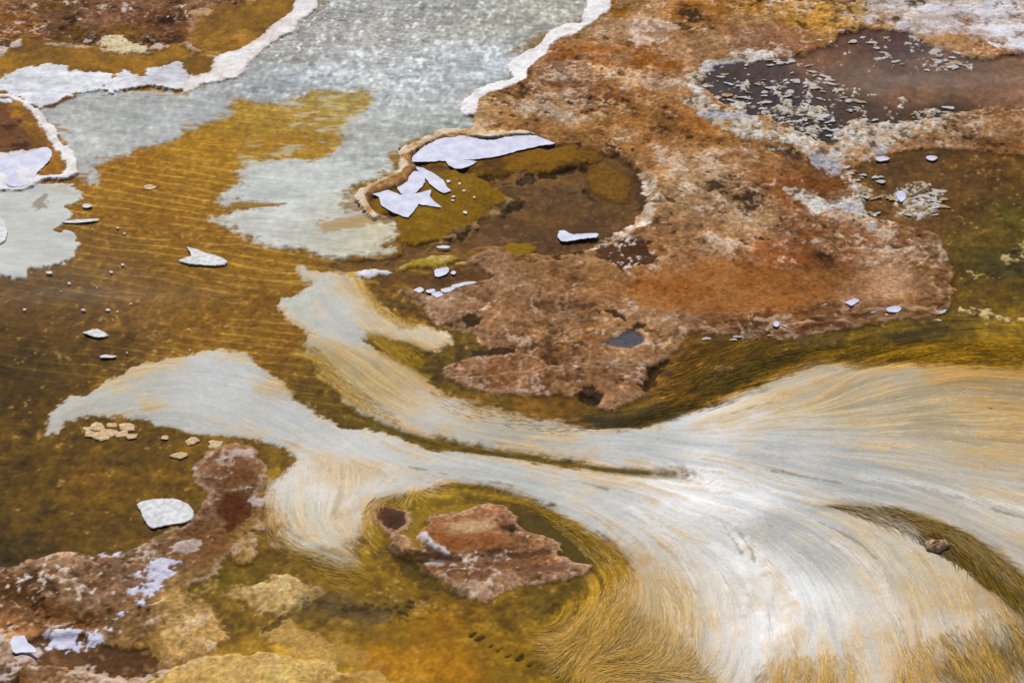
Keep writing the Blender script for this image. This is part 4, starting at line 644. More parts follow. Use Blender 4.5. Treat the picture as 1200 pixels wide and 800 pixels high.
# ---------------------------------------------------------------- make the painted sheet into objects
for i, q in enumerate(REG):
    if i == B: continue
    if i == OM: a1, a2 = .05, .05
    elif q[2] == 'bed': a1, a2 = .13, .11
    elif q[2] == 'rim': a1, a2 = .045, .05
    else: continue
    mk = (ID == i); C[mk] *= np.exp(a1*K3[mk]+a2*K5[mk]+.05*K1[mk])[:, None]; Z[mk] += .0012*K4[mk]
C = np.clip(C, .003, .86)
Z *= ZS
def soften(a, n):
    for q in range(n):
        p = np.pad(a, 1, mode='edge'); a = (p[:-2, 1:-1]+2*p[1:-1, 1:-1]+p[2:, 1:-1])/4
        p = np.pad(a, 1, mode='edge'); a = (p[1:-1, :-2]+2*p[1:-1, 1:-1]+p[1:-1, 2:])/4
    return a
rimset = [i for i, q in enumerate(REG) if q[1] in ('rim', 'white_tongue')]
rk = soften(soften(np.isin(ID, rimset).astype(np.float32), 2).clip(0, .3)/.3, 1)
Zb = soften(Z, 9); dt = Z-Zb; dt = np.sign(dt)*np.minimum(np.abs(dt), .0014)
Z = np.where(rk > .02, Z*rk+(Zb+dt)*(1-rk), Zb+dt).astype(np.float32)
def nt_mat(name):
    m = bpy.data.materials.new(name); m.use_nodes = True; nt = m.node_tree
    return m, nt, nt.nodes['Principled BSDF']
def N(nt, t, **k):
    n = nt.nodes.new(t)
    for a, b in k.items(): setattr(n, a, b)
    return n
def surface_mat(name, sc1, sc2, var, bump, rough_dry=.85, rough_wet=.28, stretch=(1, 1, 1), spec=.04):
    m, nt, bs = nt_mat(name); L = nt.links.new
    at = N(nt, 'ShaderNodeAttribute', attribute_name='Col'); wt = N(nt, 'ShaderNodeAttribute', attribute_name='wet')
    tc = N(nt, 'ShaderNodeTexCoord'); mp = N(nt, 'ShaderNodeMapping'); mp.inputs['Scale'].default_value = stretch
    L(tc.outputs['Object'], mp.inputs['Vector'])
    n1 = N(nt, 'ShaderNodeTexNoise'); n1.inputs['Scale'].default_value = sc1; n1.inputs['Detail'].default_value = 5; n1.inputs['Roughness'].default_value = .65
    n2 = N(nt, 'ShaderNodeTexNoise'); n2.inputs['Scale'].default_value = sc2; n2.inputs['Detail'].default_value = 3; n2.inputs['Roughness'].default_value = .7
    L(mp.outputs[0], n1.inputs['Vector']); L(mp.outputs[0], n2.inputs['Vector'])
    mr = N(nt, 'ShaderNodeMapRange'); mr.inputs['From Min'].default_value = .3; mr.inputs['From Max'].default_value = .7
    mr.inputs['To Min'].default_value = 1-var; mr.inputs['To Max'].default_value = 1+var; L(n1.outputs['Fac'], mr.inputs['Value'])
    mr2 = N(nt, 'ShaderNodeMapRange'); mr2.inputs['From Min'].default_value = .3; mr2.inputs['From Max'].default_value = .7
    mr2.inputs['To Min'].default_value = 1-var*.8; mr2.inputs['To Max'].default_value = 1+var*.8; L(n2.outputs['Fac'], mr2.inputs['Value'])
    mu = N(nt, 'ShaderNodeMath', operation='MULTIPLY'); L(mr.outputs[0], mu.inputs[0]); L(mr2.outputs[0], mu.inputs[1])
    vm = N(nt, 'ShaderNodeVectorMath', operation='SCALE'); L(at.outputs['Color'], vm.inputs[0]); L(mu.outputs[0], vm.inputs['Scale'])
    L(vm.outputs[0], bs.inputs['Base Color'])
    rr = N(nt, 'ShaderNodeMapRange'); rr.inputs['To Min'].default_value = rough_dry; rr.inputs['To Max'].default_value = rough_wet
    L(wt.outputs['Fac'], rr.inputs['Value']); L(rr.outputs[0], bs.inputs['Roughness'])
    ad = N(nt, 'ShaderNodeMath', operation='ADD'); L(n1.outputs['Fac'], ad.inputs[0]); L(n2.outputs['Fac'], ad.inputs[1])
    bp = N(nt, 'ShaderNodeBump'); bp.inputs['Strength'].default_value = .8; bp.inputs['Distance'].default_value = bump
    L(ad.outputs[0], bp.inputs['Height']); L(bp.outputs[0], bs.inputs['Normal'])
    bs.inputs['Specular IOR Level'].default_value = spec
    return m
MATS = {'crust': surface_mat('mineral_crust', 60, 260, .36, .005), 'rim': surface_mat('white_rim', 60, 180, .07, .005), 'bed': surface_mat('stream_bed', 60, 190, .20, .002),
        'mat': surface_mat('pale_mat', 45, 160, .07, .002, stretch=(.5, 1.2, 1)), 'fibre': surface_mat('filament_mat', 70, 200, .06, .0015)}

WV = None
col_rgba = np.concatenate([C, np.ones((NY, NX, 1), np.float32)], -1).reshape(-1, 4)
gx, gy = np.meshgrid(xs, ys)
pos = np.stack([gx, gy, Z], -1).reshape(-1, 3).astype(np.float32)
wetf = np.clip(WET, 0, 1).reshape(-1)
fi, fj = np.meshgrid(np.arange(NY-1), np.arange(NX-1), indexing='ij')
v00 = (fi*NX+fj).ravel()
quads = np.stack([v00, v00+1, v00+NX+1, v00+NX], -1).astype(np.int32)
fid = ID[:-1, :-1].ravel()
# keep only what lies near the view: a widening wedge of ground
t = (ys-float(W(600, 800)[1]))/(float(W(600, 0)[1])-float(W(600, 800)[1]))
xl = float(W(1200, 800)[0]); xh = float(W(1200, 0)[0]); hw = (xl+(xh-xl)*t)+.28
keep = (np.abs(xs[None, :-1]) < hw[:-1, None]).ravel()

def mesh_from(name, verts, faces, mat, colr=None, wet=None, smooth=True):
    me = bpy.data.meshes.new(name); nv = len(verts); nf = len(faces); k = faces.shape[1]
    me.vertices.add(nv); me.vertices.foreach_set('co', np.ascontiguousarray(verts, np.float32).ravel())
    me.loops.add(nf*k); me.loops.foreach_set('vertex_index', np.ascontiguousarray(faces, np.int32).ravel())
    me.polygons.add(nf); me.polygons.foreach_set('loop_start', np.arange(0, nf*k, k, dtype=np.int32))
    me.update(calc_edges=True)
    if smooth: me.polygons.foreach_set('use_smooth', np.ones(nf, bool))
    if colr is not None:
        a = me.color_attributes.new('Col', 'FLOAT_COLOR', 'POINT'); a.data.foreach_set('color', np.ascontiguousarray(colr, np.float32).ravel())
        b = me.attributes.new('wet', 'FLOAT', 'POINT'); b.data.foreach_set('value', np.ascontiguousarray(wet, np.float32))
    me.materials.append(mat); me.validate(); return me
def add_obj(name, me, parent=None, loc=None):
    o = bpy.data.objects.new(name, me); col.objects.link(o)
    if parent: o.parent = parent
    if loc is not None: o.location = loc
    return o
def tag(o, label, cat_, group=None, kind=None):
    o['label'] = label; o['category'] = cat_
    if group: o['group'] = group
    if kind: o['kind'] = kind

roots = {}
for i, (key, part, mat, plabel) in enumerate(REG):
    f = quads[keep & (fid == i)]
    if len(f) == 0: continue
    # skirt: every border edge drops 4 cm so that each piece is a body with depth
    e = np.concatenate([f[:, [0, 1]], f[:, [1, 2]], f[:, [2, 3]], f[:, [3, 0]]]); es = np.sort(e, 1)
    kk = es[:, 0].astype(np.int64)*(NX*NY)+es[:, 1]
    u, inv, cnt = np.unique(kk, return_inverse=True, return_counts=True)
    be = e[cnt[inv] == 1]
    used, ff = np.unique(f, return_inverse=True); ff = ff.reshape(-1, 4)
    vv = pos[used]; cc = col_rgba[used]; ww = wetf[used]
    if i != B and len(be):
        bu, bi = np.unique(be, return_inverse=True); bi = bi.reshape(-1, 2)
        low = pos[bu].copy(); low[:, 2] -= .02
        nu = len(used); nb = len(bu)
        sk = np.stack([bi[:, 1]+nu, bi[:, 0]+nu, bi[:, 0]+nu+nb, bi[:, 1]+nu+nb], -1)
        hi_ = pos[bu].copy(); hi_[:, 2] -= .0004
        vv = np.concatenate([vv, hi_, low]); cc = np.concatenate([cc, col_rgba[bu], col_rgba[bu]]); ww = np.concatenate([ww, wetf[bu], wetf[bu]])
    else: sk = None
    ctr = vv.mean(0) if i != B else np.zeros(3)
    base = np.array([ctr[0], ctr[1], 0], np.float32)
    if key != 'bed' and key not in roots:
        T = THINGS[key]; r = bpy.data.objects.new(T['name'], None); col.objects.link(r); r.location = base; r.empty_display_size = .05
        tag(r, T['label'], T['cat'], T['group']); roots[key] = r
    if key == 'bed':
        o = add_obj('stream_bed', mesh_from('stream_bed', vv, ff, MATS[mat], cc, ww)); o['kind'] = 'structure'
    else:
        r = roots[key]; rb = np.array(r.location, np.float32)
        if sk is not None: ff = np.concatenate([ff, sk])
        o = add_obj(part, mesh_from(part, vv-rb, ff, MATS[mat], cc, ww), r)
        if plabel: o['label'] = plabel
        if part in ('crust_scum', 'crust_heap', 'pale_scale', 'pale_crust'): o['kind'] = 'stuff'

# ---------------------------------------------------------------- wide ground beyond
gm, nt, bs = nt_mat('far_ground'); L = nt.links.new
tc = N(nt, 'ShaderNodeTexCoord'); n1 = N(nt, 'ShaderNodeTexNoise'); n1.inputs['Scale'].default_value = 1.6; n1.inputs['Detail'].default_value = 8
L(tc.outputs['Object'], n1.inputs['Vector']); rp = N(nt, 'ShaderNodeValToRGB')
for p, c in ((.35, S(84, 58, 18)), (.5, S(150, 104, 46)), (.62, S(176, 134, 92)), (.72, S(200, 190, 180))):
    el = rp.color_ramp.elements.new(p); el.color = (*c, 1)
L(n1.outputs['Fac'], rp.inputs[0]); L(rp.outputs[0], bs.inputs['Base Color']); bs.inputs['Roughness'].default_value = .8
ya, yb = float(ys[0])+.03, float(ys[-2])-.03
tt = lambda y: (y-float(W(600, 800)[1]))/(float(W(600, 0)[1])-float(W(600, 800)[1]))
wa, wb = xl+(xh-xl)*tt(ya)+.25, xl+(xh-xl)*tt(yb)+.25
gv = []; gf = []; NE = 24
def ringpts(off, z):
    cs_ = [(-wa-off, ya-off), (wa+off, ya-off), (wb+off, yb+off), (-wb-off, yb+off)]; out_ = []
    for k in range(4):
        a, b = cs_[k], cs_[(k+1) % 4]
        for q in range(NE): out_.append((a[0]+(b[0]-a[0])*q/NE, a[1]+(b[1]-a[1])*q/NE, z+(.004*math.sin(q*1.7+k)*min(off, 3) if 0 < off < 50 else 0)))
    return out_
levels = [(-.25, -.09), (-.05, -.03), (0, -.010), (.15, -.006), (.5, -.004), (1.2, 0), (3, 0), (8, 0), (25, 0), (100, 0), (600, 0)]
for off, z in levels: gv += ringpts(off, z)
M_ = 4*NE
for q in range(len(levels)-1):
    for k in range(M_): a, b = q*M_+k, q*M_+(k+1) % M_; gf.append((b, a, a+M_, b+M_))
gf = [f[::-1] for f in gf]


o = add_obj('ground', mesh_from('ground', np.array(gv), np.array(gf), gm)); o['kind'] = 'structure'

# ---------------------------------------------------------------- water
wm, nt, bs = nt_mat('water'); L = nt.links.new; nt.nodes.remove(bs); out = nt.nodes['Material Output']
tr = N(nt, 'ShaderNodeBsdfTransparent'); gl = N(nt, 'ShaderNodeBsdfGlossy'); gl.inputs['Roughness'].default_value = .06; rgh = N(nt, 'ShaderNodeMapRange'); rgh.inputs['To Min'].default_value = .03; rgh.inputs['To Max'].default_value = .20; L(rgh.outputs[0], gl.inputs['Roughness'])
fr = N(nt, 'ShaderNodeFresnel'); fr.inputs['IOR'].default_value = 1.33; mx = N(nt, 'ShaderNodeMixShader')
tc = N(nt, 'ShaderNodeTexCoord'); ch = N(nt, 'ShaderNodeAttribute', attribute_name='chop')
mp = N(nt, 'ShaderNodeMapping'); mp.inputs['Scale'].default_value = (1.0, .7, 1); mp.inputs['Rotation'].default_value = (0, 0, .16)
n1 = N(nt, 'ShaderNodeTexNoise'); n1.inputs['Scale'].default_value = 66; n1.inputs['Detail'].default_value = 3; n1.inputs['Roughness'].default_value = .6; n1.inputs['Distortion'].default_value = .6
n2 = N(nt, 'ShaderNodeTexNoise'); n2.inputs['Scale'].default_value = 150; n2.inputs['Detail'].default_value = 2
L(ch.outputs['Fac'], rgh.inputs['Value'])
L(tc.outputs['Object'], mp.inputs[0]); L(mp.outputs[0], n1.inputs['Vector']); L(mp.outputs[0], n2.inputs['Vector'])
a1 = N(nt, 'ShaderNodeMath', operation='MULTIPLY_ADD'); a1.inputs[1].default_value = .85; L(n2.outputs['Fac'], a1.inputs[0]); L(n1.outputs['Fac'], a1.inputs[2])
bp = N(nt, 'ShaderNodeBump'); bp.inputs['Distance'].default_value = .034
cs = N(nt, 'ShaderNodeMath', operation='MULTIPLY'); cs.inputs[1].default_value = .20; L(ch.outputs['Fac'], cs.inputs[0]); L(cs.outputs[0], bp.inputs['Strength']); L(a1.outputs[0], bp.inputs['Height'])
L(bp.outputs[0], gl.inputs['Normal']); L(bp.outputs[0], fr.inputs['Normal'])
fm = N(nt, 'ShaderNodeMapRange'); fm.inputs['To Min'].default_value = .03; fm.inputs['To Max'].default_value = .75; L(ch.outputs['Fac'], fm.inputs['Value'])
fx = N(nt, 'ShaderNodeMath', operation='MULTIPLY'); L(fr.outputs[0], fx.inputs[0]); L(fm.outputs[0], fx.inputs[1]); L(fx.outputs[0], mx.inputs[0]); L(tr.outputs[0], mx.inputs[1]); L(gl.outputs[0], mx.inputs[2]); L(mx.outputs[0], out.inputs[0])
st = 5; sub = (slice(0, NY, st), slice(0, NX, st)); wx = gx[sub]; wy = gy[sub]; ny, nx = wx.shape
wv = np.stack([wx.ravel(), wy.ravel(), np.zeros(wx.size)], -1)
a, b = np.meshgrid(np.arange(ny-1), np.arange(nx-1), indexing='ij'); v0 = (a*nx+b).ravel()
wf = np.stack([v0, v0+1, v0+nx+1, v0+nx], -1)
# keep only cells where the water stands above the ground
Zc = Z[:ny*st - (ny*st-NY if ny*st > NY else 0), :]
low = np.zeros((ny-1, nx-1), bool)
for di in range(st+1):
    for dj in range(st+1):
        low |= Z[di:di+(ny-1)*st:st, dj:dj+(nx-1)*st:st][:ny-1, :nx-1] < .001 if di+(ny-1)*st <= NY+st-1 else low
wk = low.ravel() & keep.reshape(NY-1, NX-1)[0:(ny-1)*st:st, 0:(nx-1)*st:st][:ny-1, :nx-1].ravel()
wf = wf[wk]; uu, inv = np.unique(wf, return_inverse=True)
wme = mesh_from('water', wv[uu], inv.reshape(-1, 4), wm)
at = wme.attributes.new('chop', 'FLOAT', 'POINT'); at.data.foreach_set('value', np.ascontiguousarray(np.clip(choppy[sub].ravel()[uu], .004, 1), np.float32))
o = add_obj('water', wme); o['kind'] = 'structure'

# ---------------------------------------------------------------- loose pieces
def zat(x, y):
    i = int(np.clip(round((y-Y0)/G), 0, NY-1)); j = int(np.clip(round((x-X0)/G), 0, NX-1)); return float(Z[i, j])
def simple_mat(name, c, var=.08, rough=.5, bump=.002, sc=60, c2=None):
    m, nt, bs = nt_mat(name); L = nt.links.new
    tc = N(nt, 'ShaderNodeTexCoord'); n = N(nt, 'ShaderNodeTexNoise'); n.inputs['Scale'].default_value = sc; n.inputs['Detail'].default_value = 5; L(tc.outputs['Object'], n.inputs['Vector'])
    r = N(nt, 'ShaderNodeValToRGB'); c = np.array(c); c2 = np.array(c2) if c2 is not None else c*(1+var)
    r.color_ramp.elements[0].position = .35; r.color_ramp.elements[1].position = .65
    r.color_ramp.elements[0].color = (*(c*(1-var)), 1); r.color_ramp.elements[1].color = (*np.clip(c2, 0, .9), 1)
    L(n.outputs['Fac'], r.inputs[0]); L(r.outputs[0], bs.inputs['Base Color']); bs.inputs['Roughness'].default_value = rough
    b = N(nt, 'ShaderNodeBump'); b.inputs['Distance'].default_value = bump; b.inputs['Strength'].default_value = .6; L(n.outputs['Fac'], b.inputs['Height']); L(b.outputs[0], bs.inputs['Normal'])
    return m
FILM = simple_mat('calcite_film', S(172, 174, 200), .08, .55, .0008, 18, S(196, 198, 218))  # lavender tint painted in for the sky mirrored by the films
RAFT = simple_mat('calcite_raft', S(176, 176, 178), .12, .6, .003, 45, S(206, 206, 208))
PEB = simple_mat('ochre_stone', S(190, 152, 100), .2, .8, .004, 40, S(216, 190, 150))
PEB2 = simple_mat('pale_crust_bit', S(176, 160, 136), .2, .8, .004, 50, S(216, 212, 208))
PEB3 = simple_mat('tan_crust_bit', S(168, 128, 74), .25, .8, .004, 50, S(206, 176, 130))
KNOB = simple_mat('knob_stone', S(150, 112, 74), .3, .8, .006, 50, S(206, 176, 134))
def plate(name, pts, mat, label, cat_, group=None, thick=.006, z=None, dome=0.0, rag=.0015, sub=3, zl=0.0, smooth=2):
    """a solid flake: rounded rim, thickness, slightly uneven top"""
    p = cat(pts, True, smooth) if smooth > 1 else np.asarray(pts, float)
    if len(pts) > 7 and rag > .001: p = np.concatenate([p[k]+(p[(k+1) % len(p)]-p[k])*np.linspace(0, 1, 3, endpoint=False)[:, None] for k in range(len(p))])
    w = W(p[:, 0], p[:, 1], zl*ZS); thick *= .6; dome *= .6; z = None if z is None else z*ZS; c = w.mean(0); r = np.random.default_rng(abs(hash(tuple(map(tuple, pts)))) % 99999)
    w = w + r.normal(0, rag, w.shape)
    n = len(w)
    if z is None: z = max(max(zat(*q) for q in w)*.5+.5*zat(*c), 0.0)+.0005
    zz = [zat(*q) for q in w]
    rel = w-c; V = []; F = []
    thick *= .55; rings = ((.97, -.0012), (1.0, thick*.35), (.965, thick))
    for s, h in rings:
        for k in range(n): V.append((rel[k, 0]*s, rel[k, 1]*s, h))
    nr = len(rings)
    sgn = np.sum(rel[:, 0]*np.roll(rel[:, 1], -1)-rel[:, 1]*np.roll(rel[:, 0], -1)) > 0
    for q in range(nr-1):
        for k in range(n):
            a, b = q*n+k, q*n+(k+1) % n; F.append((a, b, b+n, a+n))
    F.append(tuple((nr-1)*n+k for k in range(n))); F.append(tuple(reversed(range(n))))
    if not sgn: F = [tuple(reversed(f)) for f in F]
    me = bpy.data.meshes.new(name); me.from_pydata(V, [], F); me.materials.append(mat)
    o = add_obj(name, me, None, (c[0], c[1], z)); tag(o, label, cat_, group); return o
z1 = lambda L_: [(x/2.9625, y/2.963) for x, y in L_]
z2 = lambda L_: [(400+x/2.9625, y/2.963) for x, y in L_]
z4 = lambda L_: [(x/2.9625, 265+y/2.963) for x, y in L_]
z5 = lambda L_: [(400+x/2.9625, 265+y/2.963) for x, y in L_]
z7 = lambda L_: [(x/2.9625, 530+y/2.963) for x, y in L_]
FL = 'calcite_raft'; cf = 'mineral flake'
plate(FL, z7([(475, 180), (500, 168), (545, 160), (600, 160), (640, 172), (662, 188), (676, 215), (664, 235), (625, 248), (575, 254), (535, 263), (518, 258), (500, 232), (490, 210)]), RAFT, 'large cracked white flake lying in amber water beside the brown crust neck', cf, thick=.012, dome=.004, z=-.002)
plate(FL, z4([(618, 122), (640, 112), (664, 104), (655, 85), (645, 72), (668, 78), (690, 84), (715, 95), (740, 100), (770, 112), (790, 122), (778, 136), (740, 139), (700, 137), (660, 133)]), RAFT, 'leaf shaped white flake alone on open rippled amber water', cf, thick=.014, dome=.003, z=-.002)
plate(FL, z4([(288, 370), (310, 362), (335, 357), (355, 364), (375, 379), (350, 386), (325, 384), (305, 376)]), RAFT, 'small pointed grey white flake on the brown stream', cf, thick=.008, z=-.002)
plate(FL, [(-14, 258), (2, 256), (8, 266), (8, 278), (2, 286), (-14, 290)], RAFT, 'thick white flake on the pale mat lobe at the left bank', cf, thick=.016, z=0)
plate('calcite_film', z2([(245, 560), (262, 530), (295, 505), (350, 478), (420, 470), (480, 484), (530, 486), (590, 472), (655, 466), (700, 480), (745, 497), (700, 506), (620, 522), (550, 542), (480, 552), (420, 557), (340, 560), (290, 562)]), FILM, 'long lavender film along the crusted upper rim of the brown pool', 'mineral film', thick=.003, z=.001)
plate('calcite_film', z2([(195, 606), (230, 596), (285, 600), (290, 635), (270, 660), (240, 682), (205, 672), (192, 640)]), FILM, 'round lavender film touching the star shaped film', 'mineral film', thick=.003, z=.0018)
plate('calcite_film', z2([(98, 668), (135, 664), (165, 660), (205, 675), (260, 672), (312, 660), (308, 685), (348, 720), (310, 716), (268, 708), (252, 735), (232, 756), (180, 738), (140, 715), (130, 685)]), FILM, 'star shaped lavender film on the olive pool ledge', 'mineral film', thick=.003, z=.001, smooth=1)
plate('calcite_film', z2([(252, 578), (285, 585), (325, 605), (355, 625), (366, 648), (382, 664), (352, 672), (320, 652), (300, 630), (280, 604)]), FILM, 'narrow lavender film strip between the round film and the scattered bits', 'mineral film', thick=.003, z=.0026, smooth=1)
plate('calcite_film', z2([(360, 560), (420, 556), (470, 562), (440, 580), (395, 588)]), FILM, 'small lavender lens below the long pool film', 'mineral film', thick=.003, z=.0016)
for k, (a, b, s) in enumerate([(372, 630, 10), (410, 637, 7), (390, 682, 8), (462, 685, 7), (385, 696, 8), (430, 738, 12), (425, 662, 6), (355, 646, 9)]):
    rk_ = random.Random(k+40); plate(FL, z2([(a+s*math.cos(t_)*rk_.uniform(.5, 1.3), b+s*.6*math.sin(t_)*rk_.uniform(.5, 1.2)) for t_ in (0, 1., 1.9, 3.0, 4.1, 5.3)]), RAFT, 'tiny white bit floating on the olive pool ledge', cf, 'bits on the pool ledge', thick=.0025, z=0, rag=.0008, smooth=1)
plate(FL, z5([(755, 18), (775, 15), (800, 28), (845, 26), (890, 25), (885, 38), (840, 44), (790, 52), (765, 52), (752, 38)]), FILM, 'tongue shaped white film on the deep brown pool water', 'mineral film', thick=.003, z=0)
plate(FL, z5([(322, 152), (345, 146), (368, 142), (372, 158), (352, 172), (326, 174)]), FILM, 'squarish lavender flake in the island edge puddle', cf, thick=.003, z=0)
plate(FL, z5([(378, 160), (390, 154), (402, 160), (396, 168), (382, 168)]), FILM, 'tiny lavender flake beside the squarish one in the puddle', cf, thick=.003, z=0, smooth=1)
plate(FL, z5([(332, 70), (355, 67), (380, 72), (360, 78), (336, 76)]), FILM, 'thin lavender sliver in the pool outlet channel', cf, thick=.003, z=0)
for k, pts in enumerate(([(250, 215), (275, 206), (288, 216), (270, 226)], [(296, 215), (320, 212), (324, 222), (300, 226)], [(310, 232), (340, 225), (355, 236), (330, 246)], [(345, 215), (385, 205), (395, 213), (360, 226)], [(385, 200), (425, 190), (460, 186), (470, 192), (430, 200), (395, 208)])):
    plate(FL, z5(pts), FILM, 'lavender chip on the island lip beside the puddle', cf, 'chips on the puddle lip', thick=.005, zl=.02)
plate('calcite_film', z1([(-60, 545), (0, 540), (60, 538), (100, 530), (140, 514), (165, 512), (182, 530), (172, 556), (150, 580), (125, 605), (110, 632), (70, 648), (30, 645), (0, 628), (-60, 620)]), FILM, 'broad lavender film inside the small white rimmed terrace', 'mineral film', thick=.003, zl=.016, z=.016)
for k, (a, b, s) in enumerate([(385, 158, 11), (425, 133, 10), (335, 213, 8), (290, 290, 12), (375, 290, 13), (408, 297, 8), (390, 325, 6), (660, 430, 8), (440, 438, 7), (240, 198, 10), (432, 25, 8), (85, 288, 12), (655, 357, 7), (455, 268, 9), (320, 8, 6), (170, 160, 16), (410, 5, 8), (210, 225, 6), (600, 436, 6)]):
    s *= .7
    rk_ = random.Random(k+5); plate(FL, z4([(a+s*math.cos(t_)*rk_.uniform(.5, 1.3), b+s*.5*math.sin(t_)*rk_.uniform(.5, 1.2)) for t_ in (0, 1., 1.9, 3.0, 4.1, 5.3)]), RAFT, 'tiny white fleck drifting on the open amber stream', cf, 'flecks drifting on the stream', thick=.0022, z=0, rag=.0008, smooth=1)
plate(FL, z4([(345, 452), (365, 446), (400, 449), (404, 454), (370, 457)]), RAFT, 'thin white sliver just upstream of the pale lower mat', cf, thick=.004, z=-.001)
plate(FL, z1([(285, 714), (300, 708), (318, 712), (312, 720), (292, 721)]), RAFT, 'little white chip between the left mat lobe and the amber stream', cf, thick=.004, z=-.001)
plate(FL, z1([(215, 770), (270, 762), (340, 760), (335, 766), (260, 774)]), RAFT, 'long thin white sliver beside the left mat lobe', cf, thick=.003, z=-.001)
plate(FL, z1([(500, 645), (520, 638), (545, 648), (525, 656), (505, 654)]), PEB, 'single tan lump showing in the rippled amber channel', 'stone', thick=.012, z=-.012)
# lavender crust scales on the lower-left shore
plate('lavender_scale', z7([(32, 665), (50, 645), (85, 640), (100, 668), (130, 690), (128, 702), (90, 700), (60, 706), (45, 700)]), FILM, 'big lavender flake at the left end of the dark shore puddle', cf, thick=.006, zl=.018, smooth=1)
for pts, lb in (([(1026, 183), (1036, 181), (1043, 184), (1036, 187), (1028, 187)], 'white chip on the crust below the dark pool'), ([(1085, 183), (1092, 180), (1099, 183), (1092, 187)], 'white chip alone at the edge of the brown shallow'), ([(1039, 363), (1048, 360), (1057, 362), (1052, 367), (1042, 367)], 'bluish white chip on the crumbly island edge'), ([(905, 380), (911, 378), (914, 382), (909, 385)], 'tiny white chip on the dark island edge'), ([(990, 357), (1002, 352), (1007, 356), (998, 361)], 'grey chip on the crumbly island edge'), ([(1050, 226), (1056, 222), (1062, 230), (1056, 236)], 'white plate leaning on the small crust heap')):
    plate(FL, pts, FILM, lb, cf, thick=.008, zl=.02)
# ochre stones in the water by the lower mat
def stone(name, px, py, wpx, mat, label, cat_, group=None, flat=.35, seed=0, z=None, hgt=None):
    r = np.random.default_rng(seed+int(px*7+py*13)); c = W(px, py, .005); sw = wpx*.0036*(np.linalg.norm([c[0]-CAM[0], c[1]-CAM[1], CAM[2]])/9.0)*600/600/1.08
    V = []; F = []; n, mrs = 10, 4; ph = r.uniform(0, 6.28, 4); am = r.uniform(.05, .2, 4)
    for q in range(mrs):
        el = q/(mrs-1)*1.25
        for k in range(n):
            a = 2*math.pi*k/n; rad = sw*.5*math.cos(el)*(1+sum(am[s]*math.cos((s+1)*a+ph[s]) for s in range(4)))*r.uniform(.93, 1.07)
            V.append((rad*math.cos(a), rad*math.sin(a)*.8, (hgt or sw*flat)*math.sin(el)*r.uniform(.85, 1.1)-.004))
    V.append((0, 0, (hgt or sw*flat)*.95))
    for q in range(mrs-1):
        for k in range(n): a, b = q*n+k, q*n+(k+1) % n; F.append((a, b, b+n, a+n))
    for k in range(n): F.append(((mrs-1)*n+k, (mrs-1)*n+(k+1) % n, len(V)-1))
    F.append(tuple(reversed(range(n))))
    me = bpy.data.meshes.new(name); me.from_pydata(V, [], F); me.materials.append(mat)
    for p_ in me.polygons: p_.use_smooth = r.random() < .6
    o = add_obj(name, me, None, (c[0], c[1], max(zat(*c), -.003) if z is None else z)); tag(o, label, cat_, group); return o
for k, (a, b, wd) in enumerate([(303, 694, 26), (340, 690, 42), (390, 681, 28), (440, 690, 44), (345, 722, 44), (385, 708, 38), (420, 714, 36), (455, 720, 30), (318, 712, 34), (362, 706, 30)]):
    stone('ochre_stone', a/2.9625, 265+b/2.963, wd/2.15, PEB, 'tan stone packed in the cluster under the tip of the pale mat', 'stone', 'stones under the mat tip', .09, k)
for a, b, wd, lb in ((570, 725, 26, 'small round tan stone alone between the cluster and the brown neck'), (668, 737, 44, 'flat pale stone near the mat edge'), (620, 788, 46, 'oval orange tan stone alone in olive water'), (745, 748, 50, 'long pale stone touching the brown neck of crust')):
    stone('ochre_stone', a/2.9625, 265+b/2.963, wd/2.5, PEB, lb, 'stone', None, .10)
kn = stone('knob_stone', 1096, 640, 26, KNOB, 'lone brown knob of crust sticking out of the gold fan beside the olive streak', 'stone', None, .45, 3)
# ---- pale crust bits in the dark pool and along its shore
bits = []
cr, d = sdf([(822, 98), (840, 80), (911, 68), (945, 70), (960, 100), (1000, 130), (1043, 146), (1000, 150), (978, 165), (952, 160), (900, 140), (838, 122)], 0, .0, True, 1)
r = random.Random(11); protos = {}
def bit_proto(k, mat):
    rr = np.random.default_rng(900+k); V = []; F = []; n = 9; ph = rr.uniform(0, 6.28, 3); am = rr.uniform(.08, .28, 3)
    for s, h in ((1, -.5), (1, .10), (.86, .26), (.4, .32)):
        for q in range(n):
            a = 2*math.pi*q/n; rad = .5*s*(1+sum(am[i]*math.cos((i+1)*a+ph[i]) for i in range(3)))
            jj = 1+rr.normal(0, .13); V.append((rad*jj*math.cos(a), rad*jj*math.sin(a)*.75, h*rr.uniform(.6, 1.4)))
    for q in range(3):
        for j in range(n): a, b = q*n+j, q*n+(j+1) % n; F.append((a, b, b+n, a+n))
    F.append(tuple(range(3*n, 4*n))); F.append(tuple(reversed(range(n))))
    me = bpy.data.meshes.new('crust_bit'); me.from_pydata(V, [], F); me.materials.append(mat); return me
BP = [bit_proto(k, (PEB2, PEB2, PEB3, RAFT)[k % 4]) for k in range(12)]
def bit(px, py, size, name, label, group, z=None, k=None):
    c = W(px, py, 0 if z is None else z*ZS); o = add_obj(name, BP[r.randrange(12) if k is None else k], None, (c[0], c[1], max(zat(*c), -.001)))
    size *= .8; o.scale = (size*r.uniform(.8, 1.7), size*r.uniform(.6, 1.1), size*r.uniform(.10, .22)); o.rotation_euler = (0, 0, r.uniform(-.6, .6)); tag(o, label, 'mineral bit', group); return o
n = 0
poly_in = lambda x, y, P: sum(((P[i][1] > y) != (P[i-1][1] > y)) and (x < (P[i-1][0]-P[i][0])*(y-P[i][1])/(P[i-1][1]-P[i][1])+P[i][0]) for i in range(len(P))) % 2
